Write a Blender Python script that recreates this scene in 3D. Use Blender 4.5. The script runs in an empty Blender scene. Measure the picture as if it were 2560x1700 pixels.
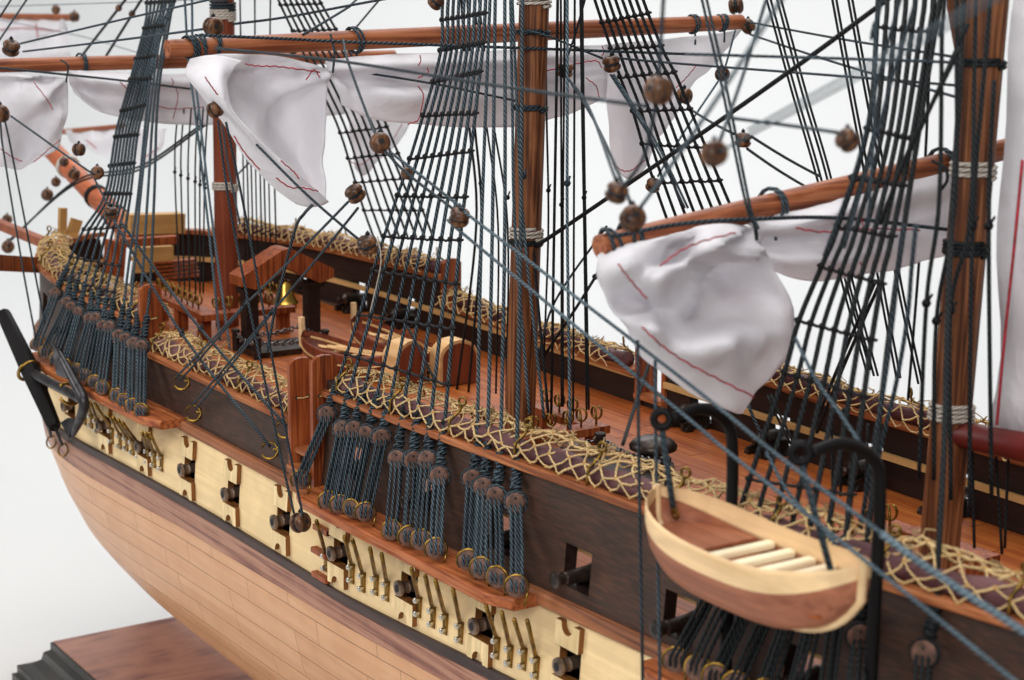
import bpy, math, random
import numpy as np
from mathutils import Vector, Matrix
random.seed(7)
rng = random.Random(11)
scene = bpy.context.scene
COL = scene.collection
S = 0.01                      # everything below is written in centimetres

# ------------------------------------------------------------------ camera
FPX, TH, AL, RO = 4700.0, 0.21068768, 0.98510933, 0.00859617
CAM = np.array([66.30448, -44.44153, 20.42625])
FW = np.array([-math.cos(TH)*math.sin(AL), math.cos(TH)*math.cos(AL), -math.sin(TH)])
RT = np.array([math.cos(AL), math.sin(AL), 0.0]); UP = np.cross(RT, FW)
RT, UP = RT*math.cos(RO)+UP*math.sin(RO), UP*math.cos(RO)-RT*math.sin(RO)
cd = bpy.data.cameras.new('camera'); cam = bpy.data.objects.new('camera', cd); COL.objects.link(cam)
M = Matrix(((RT[0], UP[0], -FW[0], CAM[0]*S), (RT[1], UP[1], -FW[1], CAM[1]*S), (RT[2], UP[2], -FW[2], CAM[2]*S), (0, 0, 0, 1)))
cam.matrix_world = M
cd.sensor_width = 36.0; cd.lens = FPX/2560*36; cd.clip_start = 0.01; cd.clip_end = 50
cd.dof.use_dof = True; cd.dof.focus_distance = 0.775; cd.dof.aperture_fstop = 23.0; cd.dof.aperture_blades = 7
scene.camera = cam

# ------------------------------------------------------------------ light
w = bpy.data.worlds.new('World'); scene.world = w; w.use_nodes = True
w.node_tree.nodes['Background'].inputs[0].default_value = (0.93, 0.96, 1.0, 1)
w.node_tree.nodes['Background'].inputs[1].default_value = 0.15
def area(name, loc, target, size, power, col):
    l = bpy.data.lights.new(name, 'AREA'); l.shape = 'RECTANGLE'; l.size, l.size_y = size; l.energy = power; l.color = col
    o = bpy.data.objects.new(name, l); COL.objects.link(o); o.location = loc
    o.rotation_euler = (Vector(target)-Vector(loc)).to_track_quat('-Z', 'Y').to_euler(); return o
area('softbox_overhead', (-0.10, -0.05, 1.30), (0, 0, 0), (1.2, 0.9), 14.0, (1.0, 0.985, 0.96))
area('softbox_bow_side', (-0.95, -1.35, 0.85), (-0.05, 0, 0.02), (0.7, 0.7), 14.0, (1.0, 0.985, 0.965))
area('added_front_fill', (1.35, -1.15, 0.95), (0.05, 0, 0.05), (0.9, 0.7), 22.5, (1.0, 0.99, 0.98))  # added frontal fill, brightens the aft faces of the sails
area('added_backdrop_fill', (-1.9, 1.3, 1.7), (-1.9, 1.4, -0.2), (2.4, 1.8), 72.0, (0.97, 0.985, 1.0))  # added light, put in to brighten the paper sweep
scene.view_settings.view_transform = 'Standard'; scene.view_settings.look = 'None'
scene.view_settings.gamma = 1.0; scene.view_settings.exposure = 0.0; scene.view_settings.use_curve_mapping = False

# ------------------------------------------------------------------ picture points to places in the scene
OR = {1: (0, 0), 2: (850, 0), 3: (1700, 0), 4: (0, 565), 5: (850, 565), 6: (1700, 565), 7: (0, 1130), 8: (850, 1130), 9: (1700, 1130)}
def q(k, x, y): return (OR[k][0]+x/2.7453, OR[k][1]+y/2.7453)
def ray(u, v): return FW+RT*(u-1280)/FPX-UP*(v-850)/FPX
def on(uv, ax, val):
    r = ray(uv[0], uv[1]); return CAM+r*(val-CAM[ax])/r[ax]
def onp(uv, p0, n):
    r = ray(uv[0], uv[1]); n = np.asarray(n, float); return CAM+r*(((np.asarray(p0)-CAM)@n)/(r@n))
def px(p):
    v = np.asarray(p, float)-CAM; d = v@FW; return np.array([1280+FPX*(v@RT)/d, 850-FPX*(v@UP)/d]), d
def onsurf(uv, fn, sgn=-1):
    r = ray(uv[0], uv[1]); t = 25.0; prev = None
    while t < 150:
        P = CAM+t*r; g = P[1]-sgn*fn(P[0], P[2])
        if prev is not None and prev < 0 <= g:
            a, c = t-.25, t
            for _ in range(25):
                m = (a+c)/2; P = CAM+m*r
                if P[1]-sgn*fn(P[0], P[2]) < 0: a = m
                else: c = m
            return CAM+a*r
        prev = g; t += .25
    return on(uv, 1, sgn*9.3)

# ------------------------------------------------------------------ materials
def lin(c): return tuple(((v/255/12.92) if v/255 <= .04045 else ((v/255+.055)/1.055)**2.4) for v in c)+(1,)
class NT:
    def __init__(s, name):
        s.m = bpy.data.materials.new(name); s.m.use_nodes = True; s.t = s.m.node_tree; s.b = s.t.nodes['Principled BSDF']
    def n(s, ty, **kw):
        d = s.t.nodes.new(ty)
        for k, v in kw.items():
            if isinstance(k, str) and hasattr(d, k): setattr(d, k, v)
        return d
    def l(s, a, b): s.t.links.new(a, b)
def rampnode(T, fac, stops):
    r = T.n('ShaderNodeValToRGB'); e = r.color_ramp.elements
    while len(e) < len(stops): e.new(0.5)
    for i, (p, c) in enumerate(stops): e[i].position = p; e[i].color = lin(c)
    T.l(fac, r.inputs[0]); return r
def wood(name, base, dark, axis='x', rough=.5, fine=9.0, along=.35, contrast=1.0, bump=.06, light=None, coat=0.0, warp=.5):
    T = NT(name); tc = T.n('ShaderNodeTexCoord'); oi = T.n('ShaderNodeObjectInfo')
    ad = T.n('ShaderNodeVectorMath', operation='MULTIPLY_ADD'); T.l(oi.outputs['Random'], ad.inputs[0]); ad.inputs[1].default_value = (.37, .21, .53); T.l(tc.outputs['Object'], ad.inputs[2])
    mp = T.n('ShaderNodeMapping'); T.l(ad.outputs[0], mp.inputs['Vector'])
    k = [fine*100]*3; k['xyz'.index(axis)] = along*100; mp.inputs['Scale'].default_value = k
    no = T.n('ShaderNodeTexNoise'); no.inputs['Scale'].default_value = .6; no.inputs['Detail'].default_value = 5; no.inputs['Distortion'].default_value = warp; T.l(mp.outputs[0], no.inputs['Vector'])
    n2 = T.n('ShaderNodeTexNoise'); n2.inputs['Scale'].default_value = 60; n2.inputs['Detail'].default_value = 3; T.l(ad.outputs[0], n2.inputs['Vector'])
    mx = T.n('ShaderNodeMath', operation='MULTIPLY_ADD'); T.l(no.outputs[0], mx.inputs[0]); mx.inputs[1].default_value = contrast; mx.inputs[2].default_value = .5-.5*contrast
    m3 = T.n('ShaderNodeMath', operation='MULTIPLY_ADD'); T.l(n2.outputs[0], m3.inputs[0]); m3.inputs[1].default_value = .42; T.l(mx.outputs[0], m3.inputs[2])
    m4 = T.n('ShaderNodeMath', operation='MULTIPLY_ADD'); T.l(oi.outputs['Random'], m4.inputs[0]); m4.inputs[1].default_value = .06; T.l(m3.outputs[0], m4.inputs[2])
    lt = light or tuple(min(255, int(v*1.1+4)) for v in base)
    r = rampnode(T, m4.outputs[0], [(.42, dark), (.72, base), (.95, lt)])
    T.l(r.outputs[0], T.b.inputs['Base Color'])
    bp = T.n('ShaderNodeBump'); bp.inputs['Strength'].default_value = bump*5; bp.inputs['Distance'].default_value = .0004; T.l(no.outputs[0], bp.inputs['Height']); T.l(bp.outputs[0], T.b.inputs['Normal'])
    T.b.inputs['Roughness'].default_value = rough; T.b.inputs['Specular IOR Level'].default_value = .28; T.b.inputs['Coat Weight'].default_value = coat; T.b.inputs['Coat Roughness'].default_value = .3
    return T.m
def plain(name, c, rough=.5, metal=0.0, var=.12, scale=120, bump=.0, spec=.5):
    T = NT(name); tc = T.n('ShaderNodeTexCoord'); no = T.n('ShaderNodeTexNoise'); no.inputs['Scale'].default_value = scale; no.inputs['Detail'].default_value = 4; T.l(tc.outputs['Object'], no.inputs['Vector'])
    a = tuple(int(v*(1-var*1.6)) for v in c); b = tuple(min(255, int(v*(1+var))) for v in c)
    r = rampnode(T, no.outputs[0], [(.3, a), (.7, b)]); T.l(r.outputs[0], T.b.inputs['Base Color'])
    T.b.inputs['Roughness'].default_value = rough; T.b.inputs['Metallic'].default_value = metal; T.b.inputs['Specular IOR Level'].default_value = spec
    if bump:
        bp = T.n('ShaderNodeBump'); bp.inputs['Strength'].default_value = bump; bp.inputs['Distance'].default_value = .0006; T.l(no.outputs[0], bp.inputs['Height']); T.l(bp.outputs[0], T.b.inputs['Normal'])
    return T.m
def ropemat(name, dark, mid, light, pitch=.22, strands=1):
    T = NT(name); uv = T.n('ShaderNodeUVMap'); sp = T.n('ShaderNodeSeparateXYZ'); T.l(uv.outputs[0], sp.inputs[0])
    a = T.n('ShaderNodeMath', operation='MULTIPLY_ADD'); T.l(sp.outputs[0], a.inputs[0]); a.inputs[1].default_value = 1/pitch; 
    b = T.n('ShaderNodeMath', operation='MULTIPLY'); T.l(sp.outputs[1], b.inputs[0]); b.inputs[1].default_value = 3.0; T.l(b.outputs[0], a.inputs[2])
    f = T.n('ShaderNodeMath', operation='FRACT'); T.l(a.outputs[0], f.inputs[0])
    pp = T.n('ShaderNodeMath', operation='PINGPONG'); T.l(f.outputs[0], pp.inputs[0]); pp.inputs[1].default_value = .5
    m = T.n('ShaderNodeMath', operation='MULTIPLY'); T.l(pp.outputs[0], m.inputs[0]); m.inputs[1].default_value = 2.0
    oi = T.n('ShaderNodeObjectInfo'); tc = T.n('ShaderNodeTexCoord'); no = T.n('ShaderNodeTexNoise'); no.inputs['Scale'].default_value = 90; no.inputs['Detail'].default_value = 2; T.l(tc.outputs['Object'], no.inputs['Vector'])
    s = T.n('ShaderNodeMath', operation='MULTIPLY_ADD'); T.l(no.outputs[0], s.inputs[0]); s.inputs[1].default_value = .5; s.inputs[2].default_value = -.3
    s2 = T.n('ShaderNodeMath', operation='MULTIPLY_ADD'); T.l(oi.outputs['Random'], s2.inputs[0]); s2.inputs[1].default_value = .22; T.l(s.outputs[0], s2.inputs[2])
    s3 = T.n('ShaderNodeMath', operation='ADD'); T.l(m.outputs[0], s3.inputs[0]); T.l(s2.outputs[0], s3.inputs[1])
    r = rampnode(T, s3.outputs[0], [(.08, dark), (.6, mid), (1.0, light)]); T.l(r.outputs[0], T.b.inputs['Base Color'])
    bp = T.n('ShaderNodeBump'); bp.inputs['Strength'].default_value = .9; bp.inputs['Distance'].default_value = .0003; T.l(m.outputs[0], bp.inputs['Height']); T.l(bp.outputs[0], T.b.inputs['Normal'])
    T.b.inputs['Roughness'].default_value = .62; T.b.inputs['Specular IOR Level'].default_value = .25; return T.m
def clothmat(name, c):
    T = NT(name); tc = T.n('ShaderNodeTexCoord')
    n1 = T.n('ShaderNodeTexNoise'); n1.inputs['Scale'].default_value = 55; n1.inputs['Detail'].default_value = 3; n1.inputs['Distortion'].default_value = .8; T.l(tc.outputs['Object'], n1.inputs['Vector'])
    n2 = T.n('ShaderNodeTexNoise'); n2.inputs['Scale'].default_value = 1400; T.l(tc.outputs['Object'], n2.inputs['Vector'])
    n3 = T.n('ShaderNodeTexNoise'); n3.inputs['Scale'].default_value = 34; n3.inputs['Detail'].default_value = 2; n3.inputs['Distortion'].default_value = 1.6; T.l(tc.outputs['Object'], n3.inputs['Vector'])
    k1 = T.n('ShaderNodeMath', operation='MULTIPLY_ADD'); T.l(n3.outputs[0], k1.inputs[0]); k1.inputs[1].default_value = 2; k1.inputs[2].default_value = -1
    k2 = T.n('ShaderNodeMath', operation='ABSOLUTE'); T.l(k1.outputs[0], k2.inputs[0]); k3 = T.n('ShaderNodeMath', operation='POWER'); T.l(k2.outputs[0], k3.inputs[0]); k3.inputs[1].default_value = .6
    k4 = T.n('ShaderNodeMath', operation='MULTIPLY_ADD'); T.l(k3.outputs[0], k4.inputs[0]); k4.inputs[1].default_value = -.7; T.l(n1.outputs[0], k4.inputs[2])
    ad = T.n('ShaderNodeMath', operation='MULTIPLY_ADD'); T.l(n2.outputs[0], ad.inputs[0]); ad.inputs[1].default_value = .1; T.l(k4.outputs[0], ad.inputs[2])
    bp = T.n('ShaderNodeBump'); bp.inputs['Strength'].default_value = .5; bp.inputs['Distance'].default_value = .0014; T.l(ad.outputs[0], bp.inputs['Height']); T.l(bp.outputs[0], T.b.inputs['Normal'])
    r = rampnode(T, n1.outputs[0], [(.3, tuple(int(v*.97) for v in c)), (.7, c)]); T.l(r.outputs[0], T.b.inputs['Base Color'])
    T.b.inputs['Roughness'].default_value = .9; T.b.inputs['Specular IOR Level'].default_value = .1
    T.b.inputs['Sheen Weight'].default_value = .15
    tr = T.n('ShaderNodeBsdfTranslucent'); T.l(r.outputs[0], tr.inputs[0]); mx = T.n('ShaderNodeMixShader'); mx.inputs[0].default_value = .36
    T.l(T.b.outputs[0], mx.inputs[1]); T.l(tr.outputs[0], mx.inputs[2]); T.l(mx.outputs[0], T.t.nodes['Material Output'].inputs[0]); return T.m

MT = dict(
 maple=wood('maple_band', (230, 200, 150), (216, 182, 130), 'x', .5, 4, .12, .6, .03),
 maple_lid=wood('maple_lid', (222, 196, 148), (196, 164, 112), 'z', .55, 6, .5, .9, .05),
 burnt=wood('laser_edge', (122, 76, 34), (74, 42, 18), 'z', .6, 6, 2, .8, .03),
 plank=wood('hull_plank', (208, 154, 110), (190, 132, 90), 'x', .36, 3.0, .10, .6, .02, light=(218, 168, 126), coat=.12, warp=1.2),
 seam=plain('plank_seam', (92, 62, 44), .7),
 wale=wood('rosewood_wale', (160, 110, 88), (104, 58, 50), 'x', .45, 2.2, .06, 1.9, .02, light=(172, 126, 102), coat=.05, warp=2.8),
 ebony=wood('dark_moulding', (66, 50, 46), (40, 30, 28), 'x', .5, 6, .1, 1, .03),
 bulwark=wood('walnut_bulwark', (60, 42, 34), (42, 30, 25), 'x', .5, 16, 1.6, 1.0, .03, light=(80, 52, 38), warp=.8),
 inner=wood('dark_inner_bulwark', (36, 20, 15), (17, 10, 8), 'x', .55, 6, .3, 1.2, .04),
 rail=wood('mahogany_rail', (144, 80, 42), (92, 46, 24), 'x', .5, 12, .25, 1.7, .14, light=(170, 106, 64)),
 board=wood('mahogany_board', (134, 64, 30), (86, 36, 18), 'z', .46, 12, .35, 1.7, .1, light=(158, 86, 46)),
 channel=wood('channel_board', (152, 80, 40), (104, 48, 26), 'x', .46, 9, .4, 1.7, .08, light=(176, 104, 60)),
 moulding=wood('moulding_strip', (136, 84, 54), (84, 48, 32), 'x', .42, 10, .2, 1.7, .08),
 deck=wood('deck_plank', (152, 76, 28), (116, 52, 18), 'x', .45, 8, .12, 1.4, .03, light=(172, 98, 42), coat=.1),
 strip=wood('pale_waterway', (190, 150, 96), (168, 126, 76), 'x', .5, 5, .2, .8, .03),
 mast=wood('mast_wood', (108, 64, 38), (60, 31, 18), 'z', .5, 12, .2, 1.8, .06, light=(146, 94, 60)),
 mastred=wood('fore_mast_wood', (116, 52, 30), (80, 32, 20), 'z', .48, 9, .25, 1.3, .05, light=(136, 68, 42)),
 yard=wood('yard_wood', (138, 76, 46), (92, 46, 27), 'y', .52, 10, .3, 1.6, .07, light=(164, 100, 66)),
 spar=wood('bowsprit_wood', (168, 92, 58), (136, 68, 42), 'x', .5, 6, .3, 1, .03),
 redspar=plain('red_boom', (106, 30, 24), .5, 0, .15, 60),
 plinth=wood('plinth_top', (168, 122, 104), (128, 90, 86), 'y', .45, 1.0, .25, 1.3, .01, light=(182, 134, 114), coat=.1, warp=1.6),
 plinthedge=plain('plinth_moulding', (62, 60, 58), .42, 0, .1, 30),
 cloth=clothmat('sail_cloth', (243, 241, 244)),
 thread=plain('red_thread', (158, 34, 48), .8, 0, .2, 300),
 rope=ropemat('tarred_rope', (10, 14, 17), (27, 36, 42), (82, 100, 110)),
 ropeblack=ropemat('black_rope', (6, 7, 8), (14, 17, 18), (42, 49, 53)),
 ropeblue=ropemat('blue_rope', (28, 40, 48), (58, 76, 86), (122, 142, 152)),
 ratline=ropemat('ratline_cord', (14, 14, 16), (28, 28, 32), (50, 50, 56), .15),
 white=ropemat('white_seizing', (150, 140, 128), (196, 186, 174), (220, 212, 202), .3),
 deadeye=plain('deadeye_wood', (90, 60, 47), .62, 0, .3, 420, .6),
 lanyard=ropemat('lanyard_cord', (13, 19, 23), (35, 47, 55), (98, 116, 126)),
 boattan=wood('boat_tan', (196, 154, 104), (170, 128, 82), 'x', .5, 4, .2, .8, .02),
 block=wood('block_wood', (76, 48, 31), (40, 25, 17), 'z', .36, 9, 3, 1.6, .06, light=(116, 78, 50)),
 hole=plain('hole_shade', (22, 18, 17), .8),  # near-black discs stand in for the shade inside holes and bores
 brass=plain('brass', (136, 106, 50), .36, 1.0, .3, 200),
 bright=plain('bright_brass', (206, 164, 78), .3, 1.0, .15, 100),
 pin=plain('nail_head', (190, 186, 176), .3, 1.0, .15, 300),
 iron=plain('cast_iron', (66, 64, 66), .42, .85, .25, 160, .35),
 blackiron=plain('black_davit', (15, 13, 13), .55, 0, .2, 90, .1, .15),
 gun=plain('gun_bronze', (112, 94, 80), .4, .75, .35, 260, .5),
 gunblack=plain('gun_black', (52, 42, 36), .34, .6, .35, 260, .4),
 chain=plain('chain_steel', (120, 118, 116), .28, .95, .2, 200),
 net=ropemat('net_twine', (170, 130, 76), (212, 176, 118), (236, 210, 160), .18),
 roll=wood('hammock_roll', (80, 46, 48), (54, 32, 36), 'x', .6, 4, .3, 1.2, .06, light=(102, 66, 66)),
 boatcream=wood('boat_cream', (224, 190, 144), (204, 166, 118), 'x', .5, 4, .15, .7, .02),
 boatpale=wood('boat_pale', (240, 222, 188), (226, 202, 164), 'y', .5, 4, .2, .6, .02),
 boatred=wood('boat_red', (150, 92, 66), (120, 66, 46), 'x', .45, 5, .25, 1.1, .03),
 boatdark=wood('boat_dark', (112, 54, 34), (80, 34, 22), 'z', .45, 5, .25, 1.1, .03),
 cream=wood('cream_bow_timber', (180, 138, 82), (152, 112, 62), 'y', .5, 4, .3, .8, .02),
)
# ------------------------------------------------------------------ mesh helpers
V3 = lambda *a: np.array(a, float)
class MB:
    def __init__(s): s.v = []; s.f = []; s.uv = []; s.mi = []
    def face(s, idx, uv=None, mi=0): s.f.append(tuple(idx)); s.uv.append(uv); s.mi.append(mi)
    def add(s, pts): b = len(s.v); s.v += [tuple(p) for p in pts]; return b
    def box(s, c, h, ax=None, mi=0):
        c = V3(*c); ax = ax or (V3(1, 0, 0), V3(0, 1, 0), V3(0, 0, 1)); ax = [np.asarray(a, float)/np.linalg.norm(a) for a in ax]
        b = s.add([c+ax[0]*h[0]*i+ax[1]*h[1]*j+ax[2]*h[2]*k for i in (-1, 1) for j in (-1, 1) for k in (-1, 1)])
        for f in ((0, 1, 3, 2), (4, 6, 7, 5), (0, 4, 5, 1), (2, 3, 7, 6), (0, 2, 6, 4), (1, 5, 7, 3)): s.face([b+i for i in f], None, mi)
        return s
    def bar(s, a, b, wx, wz, up=(0, 0, 1), taper=1.0):
        a, b = V3(*a), V3(*b); d = b-a; d /= np.linalg.norm(d); u = np.asarray(up, float); r = np.cross(d, u); r /= np.linalg.norm(r); u = np.cross(r, d)
        pts = []
        for p, k in ((a, 1), (b, taper)):
            for i, j in ((-1, -1), (1, -1), (1, 1), (-1, 1)): pts.append(p+r*wx*k*i+u*wz*k*j)
        o = s.add(pts)
        for f in ((3, 2, 1, 0), (4, 5, 6, 7), (0, 1, 5, 4), (1, 2, 6, 5), (2, 3, 7, 6), (3, 0, 4, 7)): s.face([o+i for i in f])
        return s
    def tube(s, P, r, n=6, closed=False, caps=True, mi=0):
        P = [np.asarray(p, float) for p in P]; m = len(P); rr = r if hasattr(r, '__len__') else [r]*m
        L = 0; ref = None; base = len(s.v); us = []
        for i in range(m):
            if closed: d = P[(i+1) % m]-P[i-1]
            else: d = P[min(i+1, m-1)]-P[max(i-1, 0)]
            d = d/(np.linalg.norm(d)+1e-12)
            if ref is None: ref = np.cross(d, V3(0, 0, 1) if abs(d[2]) < .9 else V3(1, 0, 0))
            ref = ref-d*(ref@d); ref /= np.linalg.norm(ref)+1e-12; bi = np.cross(d, ref)
            if i: L += np.linalg.norm(P[i]-P[i-1])
            us.append(L)
            for k in range(n):
                a = 2*math.pi*k/n; s.v.append(tuple(P[i]+(ref*math.cos(a)+bi*math.sin(a))*rr[i]))
        if closed: us.append(L+np.linalg.norm(P[0]-P[-1]))
        for i in range(m if closed else m-1):
            j = (i+1) % m
            for k in range(n):
                k2 = (k+1) % n
                s.face((base+i*n+k, base+j*n+k, base+j*n+k2, base+i*n+k2), ((us[i], k/n), (us[i+1], k/n), (us[i+1], (k+1)/n), (us[i], (k+1)/n)), mi)
        if caps and not closed:
            s.face([base+k for k in range(n)][::-1], None, mi); s.face([base+(m-1)*n+k for k in range(n)], None, mi)
        return s
    def lathe(s, o, d, prof, n=14, caps=True, mi=0):
        d = np.asarray(d, float); d /= np.linalg.norm(d); o = np.asarray(o, float)
        return s.tube([o+d*a for a, _ in prof], [max(b, 1e-4) for _, b in prof], n, False, caps, mi)
    def torus(s, c, nrm, R, r, n=16, m=6, a0=0, a1=2*math.pi, x=None):
        nrm = np.asarray(nrm, float); nrm /= np.linalg.norm(nrm)
        e1 = np.cross(nrm, V3(0, 0, 1) if abs(nrm[2]) < .9 else V3(1, 0, 0)) if x is None else np.asarray(x, float)-nrm*(np.asarray(x, float)@nrm)
        e1 /= np.linalg.norm(e1); e2 = np.cross(nrm, e1); full = abs(a1-a0-2*math.pi) < 1e-6
        k = n if full else n+1
        return s.tube([np.asarray(c)+R*(e1*math.cos(a0+(a1-a0)*i/n)+e2*math.sin(a0+(a1-a0)*i/n)) for i in range(k)], r, m, full)
    def prism(s, poly, ext, mi=0, mside=None):
        poly = [np.asarray(p, float) for p in poly]; e = np.asarray(ext, float); n = len(poly)
        b = s.add(poly); t = s.add([p+e for p in poly]); ms = mi if mside is None else mside
        s.face([b+i for i in range(n)], None, mi); s.face([t+i for i in range(n)][::-1], None, mi)
        for i in range(n): j = (i+1) % n; s.face((b+i, t+i, t+j, b+j), None, ms)
        return s
    def grid(s, fn, nu, nv, mi=0, cu=False):
        b = s.add([fn(i, j) for i in range(nu) for j in range(nv)])
        for i in range(nu if cu else nu-1):
            for j in range(nv-1): i2 = (i+1) % nu; s.face((b+i*nv+j, b+i2*nv+j, b+i2*nv+j+1, b+i*nv+j+1), None, mi)
        return s
    def ball(s, c, r, n=8, m=6, sc=(1, 1, 1)):
        c = V3(*c); return s.grid(lambda i, j: c+V3(*sc)*r*V3(math.cos(2*math.pi*i/n)*math.sin(math.pi*(j+.02)/(m-.96)), math.sin(2*math.pi*i/n)*math.sin(math.pi*(j+.02)/(m-.96)), math.cos(math.pi*(j+.02)/(m-.96))), n, m, 0, True)
WO = {}
def place(o, P, parent):
    WO[o.name] = P
    if parent is not None: o.parent = parent; P = P-WO[parent.name]
    o.location = Vector(P*S)
def tag(o, label=None, cat=None, group=None, kind=None):
    if label: o['label'] = label
    if cat: o['category'] = cat
    if group: o['group'] = group
    if kind: o['kind'] = kind
    return o
def obj(name, mb, mat, parent=None, label=None, cat=None, group=None, kind=None, smooth=True, angle=40, origin=None, fix=True):
    v = np.array(mb.v); lo, hi = v.min(0), v.max(0)
    O = V3((lo[0]+hi[0])/2, (lo[1]+hi[1])/2, lo[2]) if origin is None else np.asarray(origin, float)
    me = bpy.data.meshes.new(name); me.from_pydata([tuple(p) for p in (v-O)*S], [], mb.f)
    if any(u is not None for u in mb.uv):
        ul = me.uv_layers.new(name='UVMap'); buf = []
        for f, u in zip(mb.f, mb.uv): buf += [c for k in range(len(f)) for c in (u[k] if u is not None else (0, 0))]
        ul.data.foreach_set('uv', buf)
    ms = mat if isinstance(mat, (list, tuple)) else [mat]
    for m in ms: me.materials.append(MT[m] if isinstance(m, str) else m)
    if len(ms) > 1: me.polygons.foreach_set('material_index', mb.mi)
    if fix:
        import bmesh
        bm = bmesh.new(); bm.from_mesh(me); bmesh.ops.recalc_face_normals(bm, faces=bm.faces); bm.to_mesh(me); bm.free()
    if smooth: me.shade_smooth() if angle >= 180 else me.set_sharp_from_angle(angle=math.radians(angle)) if hasattr(me, 'set_sharp_from_angle') else None
    me.update(); o = bpy.data.objects.new(name, me); COL.objects.link(o); place(o, O, parent)
    return tag(o, label, cat, group, kind)
def thing(name, at, label, cat, group=None, parent=None):
    o = bpy.data.objects.new(name, None); COL.objects.link(o); o.empty_display_size = .005; place(o, np.asarray(at, float), parent); return tag(o, label, cat, group)
def copyof(src, parent, name, at):            # alike piece sharing its mesh
    o = bpy.data.objects.new(name, src.data); COL.objects.link(o); place(o, np.asarray(at, float), parent); return o
def lerp(a, b, t): return np.asarray(a, float)*(1-t)+np.asarray(b, float)*t
def smoothpts(P, k=6):
    P = [np.asarray(p, float) for p in P]
    if len(P) < 3: return [lerp(P[0], P[1], i/k) for i in range(k+1)]
    out = []
    for i in range(len(P)-1):
        p0 = P[i-1] if i else 2*P[0]-P[1]; p1, p2 = P[i], P[i+1]; p3 = P[i+2] if i+2 < len(P) else 2*P[-1]-P[-2]
        for j in range(k):
            t = j/k; out.append(.5*((2*p1)+(-p0+p2)*t+(2*p0-5*p1+4*p2-p3)*t*t+(-p0+3*p1-3*p2+p3)*t**3))
    return out+[P[-1]]

# ------------------------------------------------------------------ studio backdrop
ZT = -24.2
mb = MB()
prof = [(-230, ZT)]+[(140+90*math.sin(a), ZT+90*(1-math.cos(a))) for a in np.linspace(0, math.pi/2, 14)]+[(230, ZT+420)]
prof = [(-400, ZT)]+prof
mb.grid(lambda i, j: V3((-520, -300, -150, 0, 150, 300, 500)[i], *prof[j]), 7, len(prof))
# turn the sweep so that it stands square behind the ship as seen from here
ca, sa = math.cos(AL*.62), math.sin(AL*.62)
mb.v = [(x*ca-y*sa, x*sa+y*ca, z) for x, y, z in mb.v]
T = NT('backdrop_paper'); no = T.n('ShaderNodeTexNoise'); no.inputs['Scale'].default_value = 1.5; r = rampnode(T, no.outputs[0], [(.3, (203, 203, 202)), (.7, (207, 207, 206))]); T.l(r.outputs[0], T.b.inputs['Base Color']); T.b.inputs['Roughness'].default_value = .9
obj('studio_backdrop', mb, T.m, kind='structure', angle=180, label='seamless white studio paper sweep behind the ship model')

# ------------------------------------------------------------------ hull form
I = np.interp
PZ = [-20, -19.3, -18.6, -17, -15, -13, -11, -9, -7, -5, -2, 0, 4]
PV = [.03, .09, .29, .57, .78, .915, .985, 1.03, 1.055, 1.06, 1.035, 1.012, .995]
def H(x, z):
    p = float(I(z, PZ, PV)); xs = float(I(z, [-20, -19.3, -17, -14, -11, -8, -2, 3], [-31, -33, -39, -43.4, -45.0, -45.9, -46.3, -46.5]))
    ln = float(I(z, [-19, -14, -8, 0], [26, 23, 22, 22])); n = float(I(z, [-19, -14, -9, -5], [1.9, 2.6, 3.0, 3.0])); m = float(I(z, [-19, -13, -8], [1.4, 1.9, 2.0]))
    u = (x-xs)/ln
    if u <= 0: return 0.0
    b = 1.0 if u >= 1 else (1-(1-u)**n)**(1/m)
    if x > 20: b *= 1-.16*((x-20)/22)**2
    return 9.1*p*b
def xs_samples(x0, x1, step=1.0):
    out = []; x = x0
    while x < x1-1e-6:
        out.append(x); x += .18 if x < -45 else .35 if x < -43 else .6 if x < -38 else step
    return out+[x1]
def ZR(x, s):
    if x < -20: return float(I(x, [-47, -36, -30, -20], [2.0, 1.9, 1.75, 1.6] if s < 0 else [2.0, 2.05, 2.15, 2.35]))
    if x < -3: return .32 if s < 0 else float(I(x, [-20, -3], [.8, .4]))
    return float(I(x, [-3, 5, 10, 20, 31, 42], [2.1, 2.3, 2.45, 2.8, 3.35, 3.7] if s < 0 else [2.0, 1.95, 1.8, 1.75, 2.1, 2.6]))
ZCT = lambda x: float(I(x, [-46, -25, -15, -3, 7, 16.6, 21, 42], [-2.7, -2.75, -2.66, -2.7, -2.35, -2.05, -1.92, -1.1]))
ZCB = lambda x: float(I(x, [-46, -33, -25, -15, -9, -3, 1.5, 7, 12.3, 22, 42], [-6.75, -6.45, -6.2, -5.92, -5.87, -5.9, -5.95, -5.68, -5.37, -4.9, -4.0]))
ZWT = lambda x: ZCB(x)-.42
ZWB = lambda x: float(I(x, [-46, -32, -28, -22, -15.8, -9, -3, 1.4, 10, 22, 42], [-8.6, -8.3, -8.2, -7.98, -7.68, -7.57, -7.47, -7.38, -7.0, -6.5, -5.6]))
ZPC = lambda x: float(I(x, [-35, -14, 1, 12, 17, 30], [-4.7, -4.33, -4.22, -3.88, -3.62, -3.0]))
XE = 41.0
hull = thing('ship_hull', (0, 0, -19.6), 'wooden frigate model hull with pale planked bottom, cream gun band and dark bulwark', 'model ship')

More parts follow.
